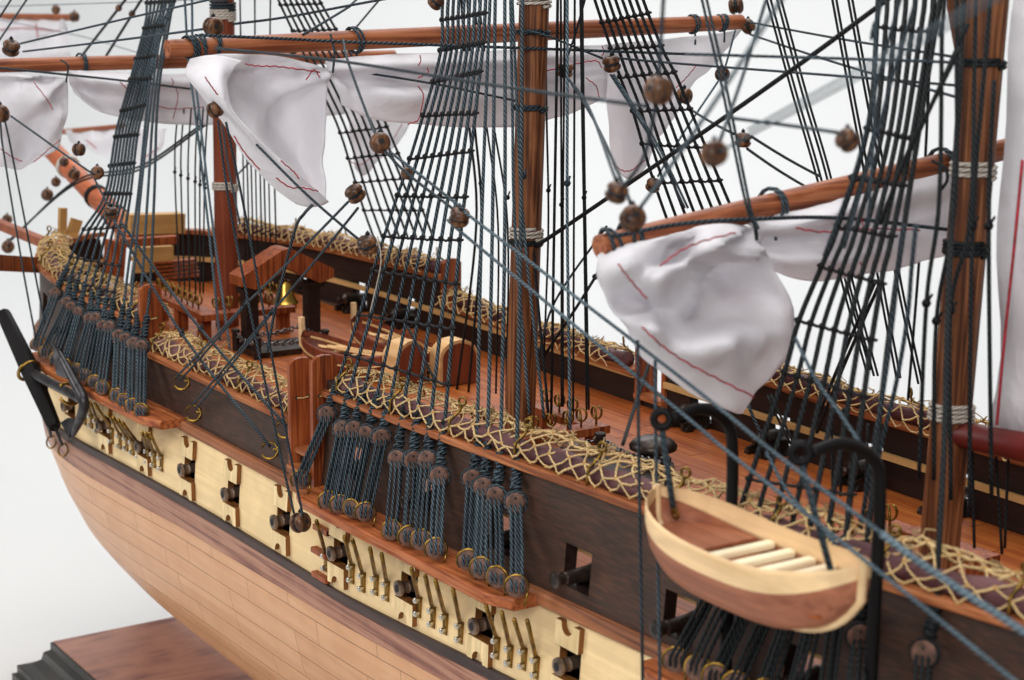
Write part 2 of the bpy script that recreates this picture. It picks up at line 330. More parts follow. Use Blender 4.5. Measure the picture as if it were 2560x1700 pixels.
def wall(name, x0, x1, zb, zt, holes, hz, thick, s, mats, off=0.0, step=1.0):
    xs = set(np.round(xs_samples(x0, x1, step), 4))
    for a, b in holes: xs |= {round(a, 4), round(b, 4)}
    xs = sorted(x for x in xs if x0-1e-6 <= x <= x1+1e-6); hl, hh = hz
    def lev(x):
        a, b, c, d = zb(x), hl(x), hh(x), zt(x); b = min(max(b, a+.05), d-.1); c = min(max(c, b+.05), d-.05)
        return [a, (a+b)/2, b, (b+c)/2, c, (c+d)/2, d]
    nz = 7; mb = MB(); lay = []
    for k in (0, 1):
        lay.append(mb.add([V3(x, s*max(H(x, z)+off-k*thick, 0.02 if k == 0 else 0.0), z) for x in xs for z in lev(x)]))
    ok = lambda i, j: 0 <= i < len(xs)-1 and 0 <= j < nz-1 and not (j in (2, 3) and any(a-1e-5 <= xs[i] and xs[i+1] <= b+1e-5 for a, b in holes))
    id = lambda k, i, j: lay[k]+i*nz+j
    for i in range(len(xs)-1):
        for j in range(nz-1):
            if not ok(i, j): continue
            mb.face((id(0, i, j), id(0, i+1, j), id(0, i+1, j+1), id(0, i, j+1)), None, 0); mb.face((id(1, i, j), id(1, i, j+1), id(1, i+1, j+1), id(1, i+1, j)), None, 1)
            for di, dj, a, b in ((-1, 0, (i, j), (i, j+1)), (1, 0, (i+1, j), (i+1, j+1)), (0, -1, (i, j), (i+1, j)), (0, 1, (i, j+1), (i+1, j+1))):
                if not ok(i+di, j+dj): mb.face((id(0, *a), id(0, *b), id(1, *b), id(1, *a)), None, 1)
    return obj(name, mb, mats, hull, angle=35)
def strip(name, x0, x1, zt, zb, out, inn, s, mat, label=None, step=1.2, rnd=.05):
    xs = xs_samples(x0, x1, step); mb = MB(); ring = []
    for x in xs:
        a, b = zt(x), zb(x); r = min(rnd, (a-b)/3); h1, h0 = H(x, a), H(x, b)
        sec = [(max(h0-inn, 0), b), (h0+out-r, b), (h0+out, b+r), (h1+out, a-r), (h1+out-r, a), (max(h1-inn, 0), a)]
        ring.append([V3(x, s*y, z) for y, z in sec])
    mb.grid(lambda i, j: ring[i][j % 6], len(xs), 7)
    b = mb.add(ring[0]); mb.face(range(b, b+6)); b = mb.add(ring[-1]); mb.face(range(b, b+6))
    return obj(name, mb, mat, hull, label, angle=30)

UPH = [(x-.75, x+.75) for x in (-36, -30.2, -24.6, 1.7, 7.05, 12.66, 17.35, 22.8, 28.3, 33.8)]
GPX = [-35.0, -29.6, -24.3, -19.1, -13.83, -9.0, -4.0, 1.2, 6.7, 12.05, 17.4, 22.8, 28.2]
for s in (-1, 1):
    hz = (lambda x: -1.06, lambda x: .40)
    for a, b in ((-46.2, -20.0), (-20.0, -3.1), (-.75, XE)):
        hs = [h for h in UPH if a < h[0] and h[1] < b]
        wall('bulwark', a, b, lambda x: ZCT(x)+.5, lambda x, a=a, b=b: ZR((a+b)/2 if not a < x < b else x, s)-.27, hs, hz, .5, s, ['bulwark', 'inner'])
        zt = lambda x, a=a, b=b: ZR(min(max(x, a+.01), b-.01), s)
        strip('rail_cap', a, b, zt, lambda x, zt=zt: zt(x)-.28, .28, .85, s, 'rail')
        ring = strip('waterway', a, b, lambda x: .28, lambda x: .0, -.5, .72, s, 'strip') if True else None
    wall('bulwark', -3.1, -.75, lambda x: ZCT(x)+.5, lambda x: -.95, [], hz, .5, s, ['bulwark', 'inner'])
    mb = MB(); mb.box((-1.92, s*9.05, -.82), (1.1, .55, .11)); obj('gangway_sill', mb, 'rail', hull)
    strip('upper_moulding', -46.25, XE, lambda x: ZCT(x)+.52, lambda x: ZCT(x)+.02, .34, .4, s, 'moulding', rnd=.12)
    strip('lower_moulding', -46, XE, lambda x: ZCB(x)+.02, lambda x: ZWT(x), .17, .3, s, 'ebony', rnd=.03)
    strip('wale', -45.9, XE, ZWT, ZWB, .10, .5, s, 'wale', rnd=.08)
    hs = [(x-.62, x+.62) for x in GPX]
    wall('gun_band', -46.2, XE, lambda x: ZCB(x)-.02, lambda x: ZCT(x)+.06, hs, (lambda x: ZPC(x)-.62, lambda x: ZPC(x)+.62), .32, s, ['maple', 'burnt'])
# bottom shell under the planks
def zk(x, t): return ZWB(x)*(1-t)+(-19.6)*t
xsb = xs_samples(-45.8, XE, 1.5); mb = MB()
for s in (-1, 1): mb.grid(lambda i, j: V3(xsb[i], s*max(H(xsb[i], zk(xsb[i], j/22))-.05, 0), zk(xsb[i], j/22)+(.05 if j == 0 else 0)), len(xsb), 23)
obj('bottom_shell', mb, 'seam', hull, angle=60)
mb = MB(); mb.box((7, 0, -19.75), (33.5, .28, .5)); obj('keel', mb, 'plank', hull)
mb = MB(); pts = [V3(-46.55, 0, 2.2)]+[V3(float(I(z, [-20, -19.3, -17, -14, -11, -8, -2, 3], [-31, -33, -39, -43.4, -45.0, -45.9, -46.3, -46.5]))-.15, 0, z) for z in np.linspace(0, -19.6, 22)]
pts = [p+V3(.45, 0, 0) for p in pts]
mb.tube(pts, .26, 8); obj('stem_post', mb, 'plank', hull, angle=60)
ts = [0.0, .052]; 
while ts[-1] < .99: ts.append(min(ts[-1]+.094, 1.0))
for j in range(len(ts)-1):                     # hull planks, near side
    x = -45.8+(j % 3)*2.7
    cuts = [-45.8]
    while x < XE-3: x += 7.4+.8*math.sin(j*7.3+x); cuts.append(min(x, XE))
    for a, b in zip(cuts[:-1], cuts[1:]):
        if H(b-.2, zk(b, ts[j])) < .35: continue
        g = .011; n = 9 if a < -30 else 6
        a0 = a
        while H(a0, zk(a0, ts[j])) < .05 and a0 < b-.5: a0 += .25
        def P(i, k, a=a0, b=b, t0=ts[j], t1=ts[j+1]):
            x = a+g+(b-a-2*g)*i/(n-1); t = t0+(t1-t0)*k/4+(.001 if k == 0 else -.001 if k == 4 else 0); z = zk(x, t)
            return V3(x, -H(x, z)-(.0 if 0 < k < 4 else -.006), z)
        mb = MB(); mb.grid(P, n, 5); obj('plank', mb, 'plank', hull, angle=180)
mb = MB()
for s in (1,):
    mb.grid(lambda i, j: V3(xsb[i], s*H(xsb[i], zk(xsb[i], j/22)), zk(xsb[i], j/22)), len(xsb), 23)
obj('starboard_bottom', mb, 'plank', hull, angle=60)
# transom
mb = MB(); zz = np.linspace(-19, 2.4, 16); pl = [V3(XE+.02, -H(XE, z), z) for z in zz]+[V3(XE+.02, H(XE, z), z) for z in zz[::-1]]; mb.prism(pl, (.3, 0, 0)); obj('transom', mb, 'bulwark', hull)
# dark backing sheet behind the gunports, standing in for the shade inside
mb = MB(); mb.grid(lambda i, j: V3(xsb[i], -(max(H(xsb[i], -4.2)-1.5, 0)), (-2.2, -6.6)[j]), len(xsb), 2); obj('port_shade_backing', mb, 'inner', hull)
# deck planks
ZD = -1.3
mb = MB(); mb.grid(lambda i, j: V3(xsb[i], (2*j-1)*max(H(xsb[i], ZD)-.4, 0), ZD-.06), len(xsb), 2); obj('deck_underlay', mb, 'seam', hull)
wd = .93; ny = 19
for k in range(ny):
    y0 = (k-ny/2)*wd; y1 = y0+wd; ym = max(abs(y0), abs(y1)); x = -44-(k*5 % 9)
    while x < XE:
        x1 = x+10.5
        a, b = max(x, -45.5), min(x1, XE)
        while a < b and H(a, ZD)-.35 < ym: a += .3
        if b-a > .5 and H(.5*(a+b), ZD)-.35 > ym:
            mb = MB(); g = .012; mb.v = [(a+g*2, y0+g, ZD), (b-g*2, y0+g, ZD), (b-g*2, y1-g, ZD), (a+g*2, y1-g, ZD), (a+g*2, y0+g, ZD-.05), (b-g*2, y0+g, ZD-.05), (b-g*2, y1-g, ZD-.05), (a+g*2, y1-g, ZD-.05)]
            for f in ((0, 1, 2, 3), (0, 4, 5, 1), (1, 5, 6, 2), (2, 6, 7, 3), (3, 7, 4, 0)): mb.face(f)
            obj('deck_plank', mb, 'deck', hull, smooth=False)
        x = x1
# gunport lids with their notches
def lid(x, up):
    zc = ZPC(x); h = .86; w = .70; r = .36; z0 = zc+.56 if up else zc-.56-h
    pts = [(-w, 0), (w, 0), (w, h), (-w, h)]
    arc = [(r*math.cos(a), r*math.sin(a)) for a in np.linspace(0, math.pi, 9)]
    if up: poly = [(-w, 0), (w, 0), (w, h)]+[(p[0], h-p[1]*1.15) for p in arc]+[(-w, h)]
    else: poly = [(-w, h), (-w, 0)]+[(-p[0], p[1]*1.1) for p in arc]+[(w, 0), (w, h)]
    sl = (H(x+.7, zc)-H(x-.7, zc))/1.4
    mb = MB(); mb.prism([V3(x+p[0], -(H(x, z0+p[1])+sl*p[0]+.22), z0+p[1]) for p in poly], (0, .24, 0), 0, 1)
    obj('port_lid', mb, ['maple_lid', 'burnt'], hull, smooth=False)
for x in GPX[1:]: lid(x, True); lid(x, False)
# athwart gangway boards and rail posts
def board(x, s, z0, z1, mat='board', w=1.15, y=None):
    y = y or 9.75; mb = MB(); pl = [(0, z0), (w, z0), (w, z1-.25), (w*.78, z1-.05), (w*.5, z1), (w*.22, z1-.05), (0, z1-.25)]
    mb.prism([V3(x-.13, s*(y-a), b) for a, b in pl], (.26, 0, 0)); o = obj('gangway_board', mb, mat, hull, angle=25)
    if s < 0:
        mb = MB(); mb.tube([V3(x+.16, s*(y-.3), z1-1.7), V3(x+.19, s*(y-.55), z1-1.73), V3(x+.16, s*(y-.85), z1-1.7)], .035, 5); obj('lashing', mb, 'net', o)
        for dy in (.3, .85): mb = MB(); mb.lathe(V3(x+.125, s*(y-dy), z1-1.7), (1, 0, 0), [(0, .08), (.012, .08)], 8); obj('lashing_hole', mb, 'hole', o)
for s in (-1, 1):
    board(-2.95, s, -2.0, 3.1 if s < 0 else 2.6); board(-.9, s, -2.0, 3.6 if s < 0 else 3.0); board(-20.0, s, ZR(-19, s)-.3, 3.5 if s < 0 else 3.3, y=9.35)
mb = MB(); mb.box((-1.92, -9.5, -1.55), (.85, .5, .16)); obj('gangway_step', mb, 'rail', hull)
for dz, xx in ((-3.65, -.2), (-4.65, -.25), (-5.7, -.2)):          # side steps on the gun band
    mb = MB(); mb.box((xx, -H(xx, dz)-.12, dz), (.62, .16, .11)); obj('side_step', mb, 'board', hull)
# ------------------------------------------------------------------ display plinth
pc = on((133, 1603), 2, -21.0)
X0, Y0 = pc[0], pc[1]; X1 = 34.0
pl = thing('display_plinth', ((X0+X1)/2, 0, ZT), 'brown veneered display base with black stepped moulding under the hull', 'display base')
mb = MB(); mb.box(((X0+X1)/2, 0, -21.35), ((X1-X0)/2, -Y0, .35)); obj('top_board', mb, 'plinth', pl, smooth=False)
prof = [(0, -21.06), (.12, -21.1), (.12, -21.55), (.45, -21.75), (.55, -22.2), (1.0, -22.55), (1.6, -22.7), (1.7, -22.75), (1.7, -23.2), (1.95, -23.3), (1.95, -23.9), (1.6, ZT+.02)]
mb = MB(); ring = []
for d, z in prof:
    d += .02; ring.append([V3(X0-d, Y0-d, z), V3(X1+d, Y0-d, z), V3(X1+d, -Y0+d, z), V3(X0-d, -Y0+d, z)])
mb.grid(lambda i, j: ring[j][i % 4], 5, len(prof)); obj('moulding', mb, 'plinthedge', pl, smooth=False)
for x in (-19.0, 16.0):
    p = MB(); p.lathe((x, 0, -21.0), (0, 0, 1), [(0, 1.6), (.3, 1.6), (.5, 1.1), (1.1, .8), (1.5, 1.0)], 20)
    obj('display_pedestal', p, 'redspar', None, 'turned dark pedestal holding up the %s of the hull' % ('bow half' if x < 0 else 'stern half'), 'pedestal', angle=50)

# ------------------------------------------------------------------ masts
RK = {'fore': (-30.0, .0216), 'main': (0.0, .0425), 'mizzen': (24.82, .039)}
def mp(m, z, dx=0, y=0): X, r = RK[m]; return V3(X+z*r+dx, y, z)
def mast(m, mat, r0, r1, label, bands, ztop=33):
    t = thing('%s_mast' % m, mp(m, ZD), label, 'mast')
    mb = MB(); zs = np.linspace(ZD, ztop, 14); mb.tube([mp(m, z) for z in zs], [r0+(r1-r0)*i/13 for i in range(14)], 28); obj('pole', mb, mat, t, angle=60)
    for v, h, kind in bands:
        z = min(np.linspace(-1, 30, 1241), key=lambda z: abs(px(mp(m, z))[0][1]-v)); r = r0+(r1-r0)*(z-ZD)/(ztop-ZD)
        n = max(2, int(h/.13)); mb = MB()
        P = []
        for i in range(n*18+1):
            a = 2*math.pi*i/18; P.append(mp(m, z-h/2+h*i/(n*18))+V3(math.cos(a), math.sin(a), 0)*(r+.05))
        mb.tube(P, .075, 5); obj('seizing', mb, kind, t, angle=180)
    return t
mast('fore', 'mastred', .66, .6, 'reddish foremast rising behind the belfry', [(465, .45, 'white'), (38, .55, 'white'), (14, .5, 'rope')])
mast('main', 'mast', .66, .60, 'tall brown mainmast in the middle of the ship', [(582, .5, 'white'), (6, .35, 'white'), (270, .22, 'rope'), (605, .2, 'ropeblack'), (80, .16, 'rope')])
mzm = mast('mizzen', 'mast', .66, .60, 'brown mizzenmast at the right, beside the big white sail', [(425, .5, 'white'), (1030, .6, 'white'), (158, .25, 'ropeblack'), (610, .25, 'ropeblack'), (628, .2, 'ropeblack')])
mb = MB(); pr = [(0, 12.9), (-.1, 15.0), (-.55, 17.0), (-1.05, 18.4), (-1.2, 22), (.0, 22)]
for y in (-.3,): mb.prism([mp('mizzen', z, d-.35, y) for d, z in pr], (0, .6, 0))
obj('cheek_block', mb, 'mast', mzm, angle=30)

# ------------------------------------------------------------------ channels, chain plates, shrouds with deadeyes
def channel(name, x0, x1, zt, w, lab):
    xs = np.linspace(x0, x1, 14); mb = MB(); R = []
    for i, x in enumerate(xs):
        c = .45 if i in (0, 13) else 0; a = H(x, zt)-.1; b = H(x, zt)+w-c
        z = zt+.012*(x-(x0+x1)/2)
        R.append([V3(x, -a, z), V3(x, -b+.07, z), V3(x, -b, z-.07), V3(x, -b, z-.36), V3(x, -b+.07, z-.42), V3(x, -a, z-.42)])
    mb.grid(lambda i, j: R[i][j % 6], 14, 7)
    for k in (0, -1): b = mb.add(R[k]); mb.face(range(b, b+6))
    return obj('channel', mb, 'channel', hull, lab, angle=30)
channel('channel', -33.2, -14.5, -2.15, 1.75, 'red-brown channel board carrying the fore deadeyes')
channel('channel', -.55, 15.6, -1.78, 1.75, 'red-brown channel board carrying the main deadeyes')
channel('channel', 22.6, 33.5, -1.5, 1.6, 'red-brown channel board below the hanging boat')

def chainplate(top, bot):
    b = onsurf(bot, lambda x, z: H(x, z)+.03); a = top
    k = b+V3(-.02, -.02, .32); mb = MB(); mb.tube(smoothpts([a, lerp(a, k, .85), k, b, b+V3(.02, 0, -.3)], 3), .085, 6)
    o = obj('chain_plate', mb, 'brass', hull, angle=180)
    mb = MB(); mb.box(b+V3(0, .0, -.02), (.13, .06, .42), (V3(1, 0, 0), V3(0, 1, 0), V3(.02, -.0, 1))); obj('plate_end', mb, 'brass', o)
    for dz in (.27, -.27): mb = MB(); mb.lathe(b+V3(0, 0, dz), (0, -1, 0), [(0, .12), (.22, .12), (.26, .08)], 8); obj('bolt', mb, 'pin', o)
def planefor(y0, z0, zt, s=-1): return (V3(0, s*y0, z0), V3(0, zt-z0, -s*-y0*-1) if False else V3(0, zt-z0, s*y0))
def on_shroud(uv, pl): return onp(uv, pl[0], pl[1])
def disc(c, ax, r=.40, th=.30, parent=None, ring=None):
    ax = np.asarray(ax, float); ax /= np.linalg.norm(ax); mb = MB()
    mb.lathe(c-ax*th/2, ax, [(0, r*.8), (.05, r), (th*.36, r*.98), (th*.5, r*.9), (th*.64, r*.98), (th-.05, r), (th, r*.8)], 14)
    o = obj('deadeye', mb, 'deadeye', parent, angle=35)
    e1 = np.cross(ax, V3(0, 0, 1)); e1 /= np.linalg.norm(e1); e2 = np.cross(e1, ax)
    mb = MB()
    for dx, dz in ((-.16, .1), (.16, .1), (0, -.16)):
        mb.lathe(c+ax*(th/2+.002)+e1*dx-e2*dz*(1 if ring is None else -1), ax, [(-.05, .055), (.006, .055)], 7)
    obj('lanyard_hole', mb, 'hole', o, smooth=False)
    if ring:
        mb = MB(); mb.torus(c+ax*.05, ax, r+.03, .048, 14, 6, -1.12*math.pi, .22*math.pi, e1)
        mb.tube([c+ax*.05-e1*(r+.045)*.94+V3(0, 0, -.15), c+ax*.05-e1*(r*.7)-V3(0, 0, .7)], .048, 6); obj('strop_ring', mb, 'brass', o, angle=180)
    return o
def xsec(pl, A, B):
    A, B = np.array(A, float), np.array(B, float)
    for a, b in zip(pl[:-1], pl[1:]):
        a, b = np.array(a, float), np.array(b, float); d = b-a; e = B-A; den = d[0]*e[1]-d[1]*e[0]
        if abs(den) < 1e-9: continue
        w = A-a; t = (w[0]*e[1]-w[1]*e[0])/den; s = (w[0]*d[1]-w[1]*d[0])/den
        if -.02 <= t <= 1.02 and -.6 <= s <= 1.6: return a+d*t
    return None
def ladder(name, label, pl, lines, lowers, ylow, rows, stays=(), mat='rope', r=.075, axis=(.72, -.62, .12), group='shroud rigging', dr=.36, head=None):
    P0 = on_shroud(lines[0][0], pl); t = thing(name, P0, label, 'shrouds', group); al = list(lines)+list(stays)
    for i, L in enumerate(al):
        pts = [on_shroud(p, pl) for p in L]; up = pts[0]
        if head is not None: pts.append(np.asarray(head)+V3(rng.uniform(-.4, .4), 0, rng.uniform(-.5, .5))); d = pts[1]-pts[0]; d /= np.linalg.norm(d)
        mb = MB(); mb.tube(smoothpts([up+d*.4]+pts[1:], 5), r, 6); obj('shroud', mb, mat, t, angle=180)
        if lowers is None: continue
        ax = V3(*axis)+V3(rng.uniform(-.4, .35), rng.uniform(-.3, .3), rng.uniform(-.2, .2))
        lo = on(lowers[i], 1, -ylow)
        mb = MB()                                          # throat seizing
        for k in range(7):
            c = up+d*(.52+.17*k); a1 = rng.uniform(0, 6); mb.torus(c+V3(rng.uniform(-.03, .03), rng.uniform(-.03, .03), 0), d+V3(rng.uniform(-.35, .35), rng.uniform(-.3, .3), 0), .105+.035*(k < 3), .085, 9, 5)
        mb.torus(up, ax, dr+.02, .06, 14, 5); obj('seizing', mb, mat, t, angle=180)
        disc(up, ax, dr, .32, t); disc(lo, ax, dr*1.04, .32, t, ring=True)
        ax = ax/np.linalg.norm(ax); e1 = np.cross(ax, V3(0, 0, 1)); e1 /= np.linalg.norm(e1); mb = MB()
        for k, (o1, o2, f) in enumerate(((-.17, -.2, 1), (0, .0, 1), (.17, .17, 1), (-.1, -.1, -1), (.12, .15, -1))):
            a = up+e1*o1+ax*.17*f-V3(0, 0, .05); b = lo+e1*o2+ax*.18*f+V3(0, 0, .02)
            mb.tube([up+e1*o1*.9+ax*.02+V3(0, 0, .02), a-V3(0, 0, .06), lerp(a, b, .5)+V3(rng.uniform(-.04, .04), rng.uniform(-.03, .03), 0), b+V3(0, 0, .1), b-V3(0, 0, .12), lo+e1*o2*.6-V3(0, 0, dr*.95)], .06, 5)
        obj('lanyard', mb, 'lanyard' if mat == 'rope' else mat, t, angle=180)
    for A, B in rows:
        pts = []
        for L in lines:
            c = xsec(L, A, B)
            if c is not None: pts.append(on_shroud(c, pl))
        if len(pts) < 2: continue
        pts.sort(key=lambda p: p[0]); d0 = pts[0]-pts[1]; fine = [pts[0]+d0/np.linalg.norm(d0)*.18]; mb = MB()
        for a, b in zip(pts[:-1], pts[1:]): fine += [a, lerp(a, b, .5)-V3(0, 0, rng.uniform(.02, .08))]
        fine += [pts[-1], pts[-1]-d0/np.linalg.norm(d0)*.2]; mb.tube(fine, .055, 5)
        for p in pts: mb.ball(p+V3(0, -.03, 0), .13, 6, 5, (1, .9, 1))
        obj('ratline', mb, 'ratline', t, angle=180)
    return t
def fan(first, last, n):                       # n picture lines between the first and the last one
    m = max(len(first), len(last)); return [[tuple(lerp(first[k], last[k], i/(n-1))) for k in range(m)] for i in range(n)]

# main, near side
PM = planefor(10.55, -1.2, 26.5)
ups = [(817, 1035), (856, 1073), (885, 1073), (919, 1084), (953, 1093), (994, 1148), (1032, 1150), (1069, 1150), (1098, 1190)]
f = fan([(838, 975), (967, 570), (1025, 397), (1058, 288), (1083, 204), (1105, 109), (1107, 0), (1130, -160)], [(1116, 1010), (1150, 600), (1175, 397), (1188, 288), (1197, 204), (1208, 109), (1214, 0), (1216, -160)], 9)
mainl = [[u]+l for u, l in zip(ups, f)]
mainlow = [(752, 1200), (822, 1253), (850, 1262), (882, 1272), (913, 1280), (981, 1327), (1021, 1341), (1054, 1351), (1089, 1372), (1171, 1400), (1203, 1421), (1245, 1443), (1291, 1466)]
mains = [[(1181, 1196), (1192, 1135), (1204, 565), (1225, 0), (1232, -160)], [(1209, 1217), (1218, 1135), (1231, 565), (1238, 0), (1244, -160)], [(1242, 1239), (1251, 1135), (1262, 565), (1262, 0), (1262, -160)], [(1289, 1256), (1292, 1135), (1302, 565), (1306, 0), (1309, -160)]]
c2 = lambda a, b: (q(2, *a), q(2, *b)); c5 = lambda a, b: (q(5, *a), q(5, *b))
mrows = [c2((740, 130), (1000, 90)), c2((690, 345), (980, 295)), c2((640, 560), (970, 490)), c2((570, 790), (935, 775)), c2((470, 1090), (905, 1035)), c2((390, 1340), (880, 1350)), c5((310, 70), (830, 95)), c5((225, 300), (810, 395)), c5((135, 605), (780, 700)), c5((60, 880), (745, 1085)), c5((85, 1165), (720, 1345))]
ladder('shroud_ladder', 'main shrouds with tied ratlines on the near side, ending in rows of deadeyes', PM, mainl, mainlow, 10.75, mrows, mains, head=mp('main', 27))
for a, b in zip([(30, 580), (85, 600), (205, 660), (285, 700), (490, 800), (585, 850), (655, 880), (775, 940), (1000, 1050), (1110, 1100), (1195, 1150), (1285, 1155)],
                [(85, 830), (160, 890), (250, 910), (325, 950), (545, 1060), (640, 1130), (725, 1175), (830, 1235), (1080, 1340), (1170, 1395), (1265, 1415), (1350, 1475)]):
    chainplate(on(q(8, *a), 2, -2.15), q(8, *b))
chainplate(on((791, 1302), 2, -2.2), q(7, 2240, 750))
# fore, near side
PF = planefor(10.7, -1.5, 25.5)
z1 = lambda x, y: (x/3.921, 760+y/3.921)
fu = [(139, 733), (169, 757), (181, 768), (199, 782), (226, 797), (241, 797), (259, 815), (275, 818)]
f = fan([(158, 691), (175, 649), (208, 576), (262, 488), (288, 342), (306, 270), (361, 69), (368, 0), (385, -160)], [(286, 729), (299, 664), (313, 573), (326, 488), (343, 342), (359, 270), (402, 90), (437, 0), (450, -160)], 8)
forel = [[u]+l for u, l in zip(fu, f)]
forelow = [(94, 862), (115, 882), (140, 899), (165, 913), (192, 927), (214, 942), (237, 956), (257, 971), (293, 990), (312, 1002), (332, 1016), (355, 1027)]
fores = [[(298, 839), (310, 760), (322, 660), (346, 480), (372, 230), (405, 0), (420, -160)], [(316, 847), (327, 760), (336, 660), (352, 480), (380, 230), (412, 0), (426, -160)], [(334, 859), (350, 750), (358, 660), (370, 480), (388, 230), (425, 0), (435, -160)], [(357, 865), (372, 750), (378, 660), (386, 480), (396, 230), (432, 0), (440, -160)]]
zz = lambda x, y: (x/5.49, 540+y/5.49)
c1 = lambda a, b: (q(1, *a), q(1, *b))
frows = [(zz(870, 850), zz(1560, 1040)), (zz(1000, 560), zz(1640, 680)), (zz(1180, 180), zz(1690, 150)), c1((720, 1330), (890, 1330)), c1((740, 1140), (910, 1120)), c1((790, 940), (940, 925)), c1((840, 760), (985, 725)), c1((905, 545), (1030, 540)), c1((950, 400), (1090, 380)), c1((985, 195), (1175, 170)), c1((1010, 20), (1200, 10))]
ladder('shroud_ladder', 'fore shrouds with ratlines at the left, above the anchor', PF, forel, forelow, 10.95, frows, fores, dr=.34, head=mp('fore', 26))
for a, b in zip([(815, 955), (850, 955), (885, 960), (930, 975), (1060, 1070), (1110, 1110), (1160, 1135), (1200, 1160), (1390, 1255), (1430, 1265), (1470, 1265)], [(835, 1105), (900, 1140), (955, 1190), (1100, 1290), (1180, 1340), (1245, 1360), (1305, 1400), (1370, 1440), (1455, 1490), (1515, 1520), (1585, 1555)]):
    chainplate(on(z1(*a), 2, -2.6), z1(*b))
# mizzen, near side
PZm = planefor(10.3, -.4, 21.5)
f = fan([(1800, 1430), (1875, 1196), (1962, 929), (1997, 802), (2060, 652), (2093, 572), (2170, 320), (2192, 66), (2195, 0), (2200, -120)], [(2098, 1480), (2128, 1230), (2165, 950), (2184, 820), (2208, 680), (2228, 600), (2280, 345), (2325, 70), (2335, 0), (2340, -120)], 7)
mzlow = [(1690, 1650), (1745, 1672), (1790, 1690), (1840, 1712), (1910, 1730), (1985, 1745), (2060, 1765), (2130, 1800), (2300, 1850)]
mzst = [[(2148, 1589), (2165, 1380), (2215, 900), (2270, 500), (2350, 0), (2360, -120)], [(2312, 1633), (2334, 1549), (2359, 1148), (2372, 700), (2400, 200), (2420, -120)]]
mzrows = [((2192, 66), (2334, 78)), ((2155, 318), (2283, 345)), ((2163, 448), (2261, 463)), ((2126, 570), (2239, 590)), ((2064, 668), (2205, 707)), ((1995, 800), (2190, 850)), ((1959, 930), (2165, 990)), ((1871, 1196), (2130, 1235))]
ladder('shroud_ladder', 'mizzen shrouds with ratlines at the right, passing behind the hanging boat', PZm, f, mzlow, 10.9, mzrows, mzst, 'ropeblack', r=.085, head=mp('mizzen', 22.5))
# far side
def farplane(y0, z0, zt): return (V3(0, y0, z0), V3(0, zt-z0, y0))
ladder('shroud_ladder', 'black main shrouds on the far side, right of the mainmast', farplane(10.3, -1.2, 26.5), fan([(1700, 640), (1629, 437), (1582, 277), (1549, 189), (1527, 120), (1487, 0), (1440, -150)], [(1880, 640), (1798, 448), (1725, 273), (1690, 189), (1655, 120), (1608, 0), (1560, -150)], 8), None, 0,
       [c2((1800, 150), (2110, 90)), c2((1865, 330), (2150, 315)), c2((1920, 525), (2260, 495)), c2((1995, 760), (2361, 745)), c2((2080, 985), (2361, 1000)), (q(3, 0, 1245), q(3, 270, 1235))], (), 'ropeblack', head=mp('main', 27))
ladder('shroud_ladder', 'black fore shrouds on the far side, seen left of the main shrouds', farplane(10.3, -1.5, 25.5), fan([(940, 610), (905, 510), (850, 330), (800, 220), (696, 0), (650, -120)], [(1090, 610), (1050, 510), (977, 340), (925, 220), (798, 0), (745, -120)], 8), None, 0,
       [c2((0, 910), (230, 880)), c2((0, 1090), (300, 1060)), c2((0, 1260), (400, 1225)), c2((130, 1440), (560, 1440)), c1((1930, 30), (2190, 20)), c1((1990, 210), (2250, 200))], (), 'ropeblack', head=mp('fore', 26))
# ------------------------------------------------------------------ yards
def yard(name, label, xa, pa, pb, xb=None, r=.5, rend=.34, mat='yard', ties=()):
    A, B = on(pa, 0, xa), on(pb, 0, xa if xb is None else xb); t = thing(name, (A+B)/2, label, 'yard')
    mb = MB(); k = np.linspace(0, 1, 15); mb.tube([lerp(A, B, a) for a in k], [rend+(r-rend)*min(1, 1.25*math.sin(math.pi*min(max(a, .06), .94))) for a in k], 18); obj('spar', mb, mat, t, angle=50)
    d = (B-A)/np.linalg.norm(B-A)
    for a, n, rr in ties:
        mb = MB(); c = lerp(A, B, a)
        for i in range(n): mb.torus(c+d*(i-(n-1)/2)*.13, d+V3(rng.uniform(-.25, .25), 0, rng.uniform(-.25, .25)), rr, .06, 14, 5)
        mb.tube([c+V3(.2, 0, -rr), c+V3(.35, -.1, -rr-.5)], .05, 5); obj('lashing', mb, 'rope', t, angle=180)
    return A, B, t
MA, MBx, _ = yard('main_yard', 'brown main yard with a furled white sail, crossing in front of the mainmast', -2.9, (418, 122), (1852, 55), r=.41, ties=((.035, 3, .45), (.05, 2, .5), (.07, 2, .5), (.285, 2, .53), (.9, 2, .42), (.96, 3, .38)))
yard('fore_yard', 'brown fore yard crossing the foremast at the left edge', -32.6, (-160, 168), (985, 140), r=.4, ties=((.29, 3, .55), (.55, 2, .55)))
ZA, ZB, _ = yard('mizzen_yard', 'tilted brown mizzen yard whose round end points at the camera', 22.0, (1498, 618), (2560, 362), r=.39, rend=.36, ties=((.02, 2, .5), (.06, 3, .55), (.37, 2, .55), (.78, 2, .55)))

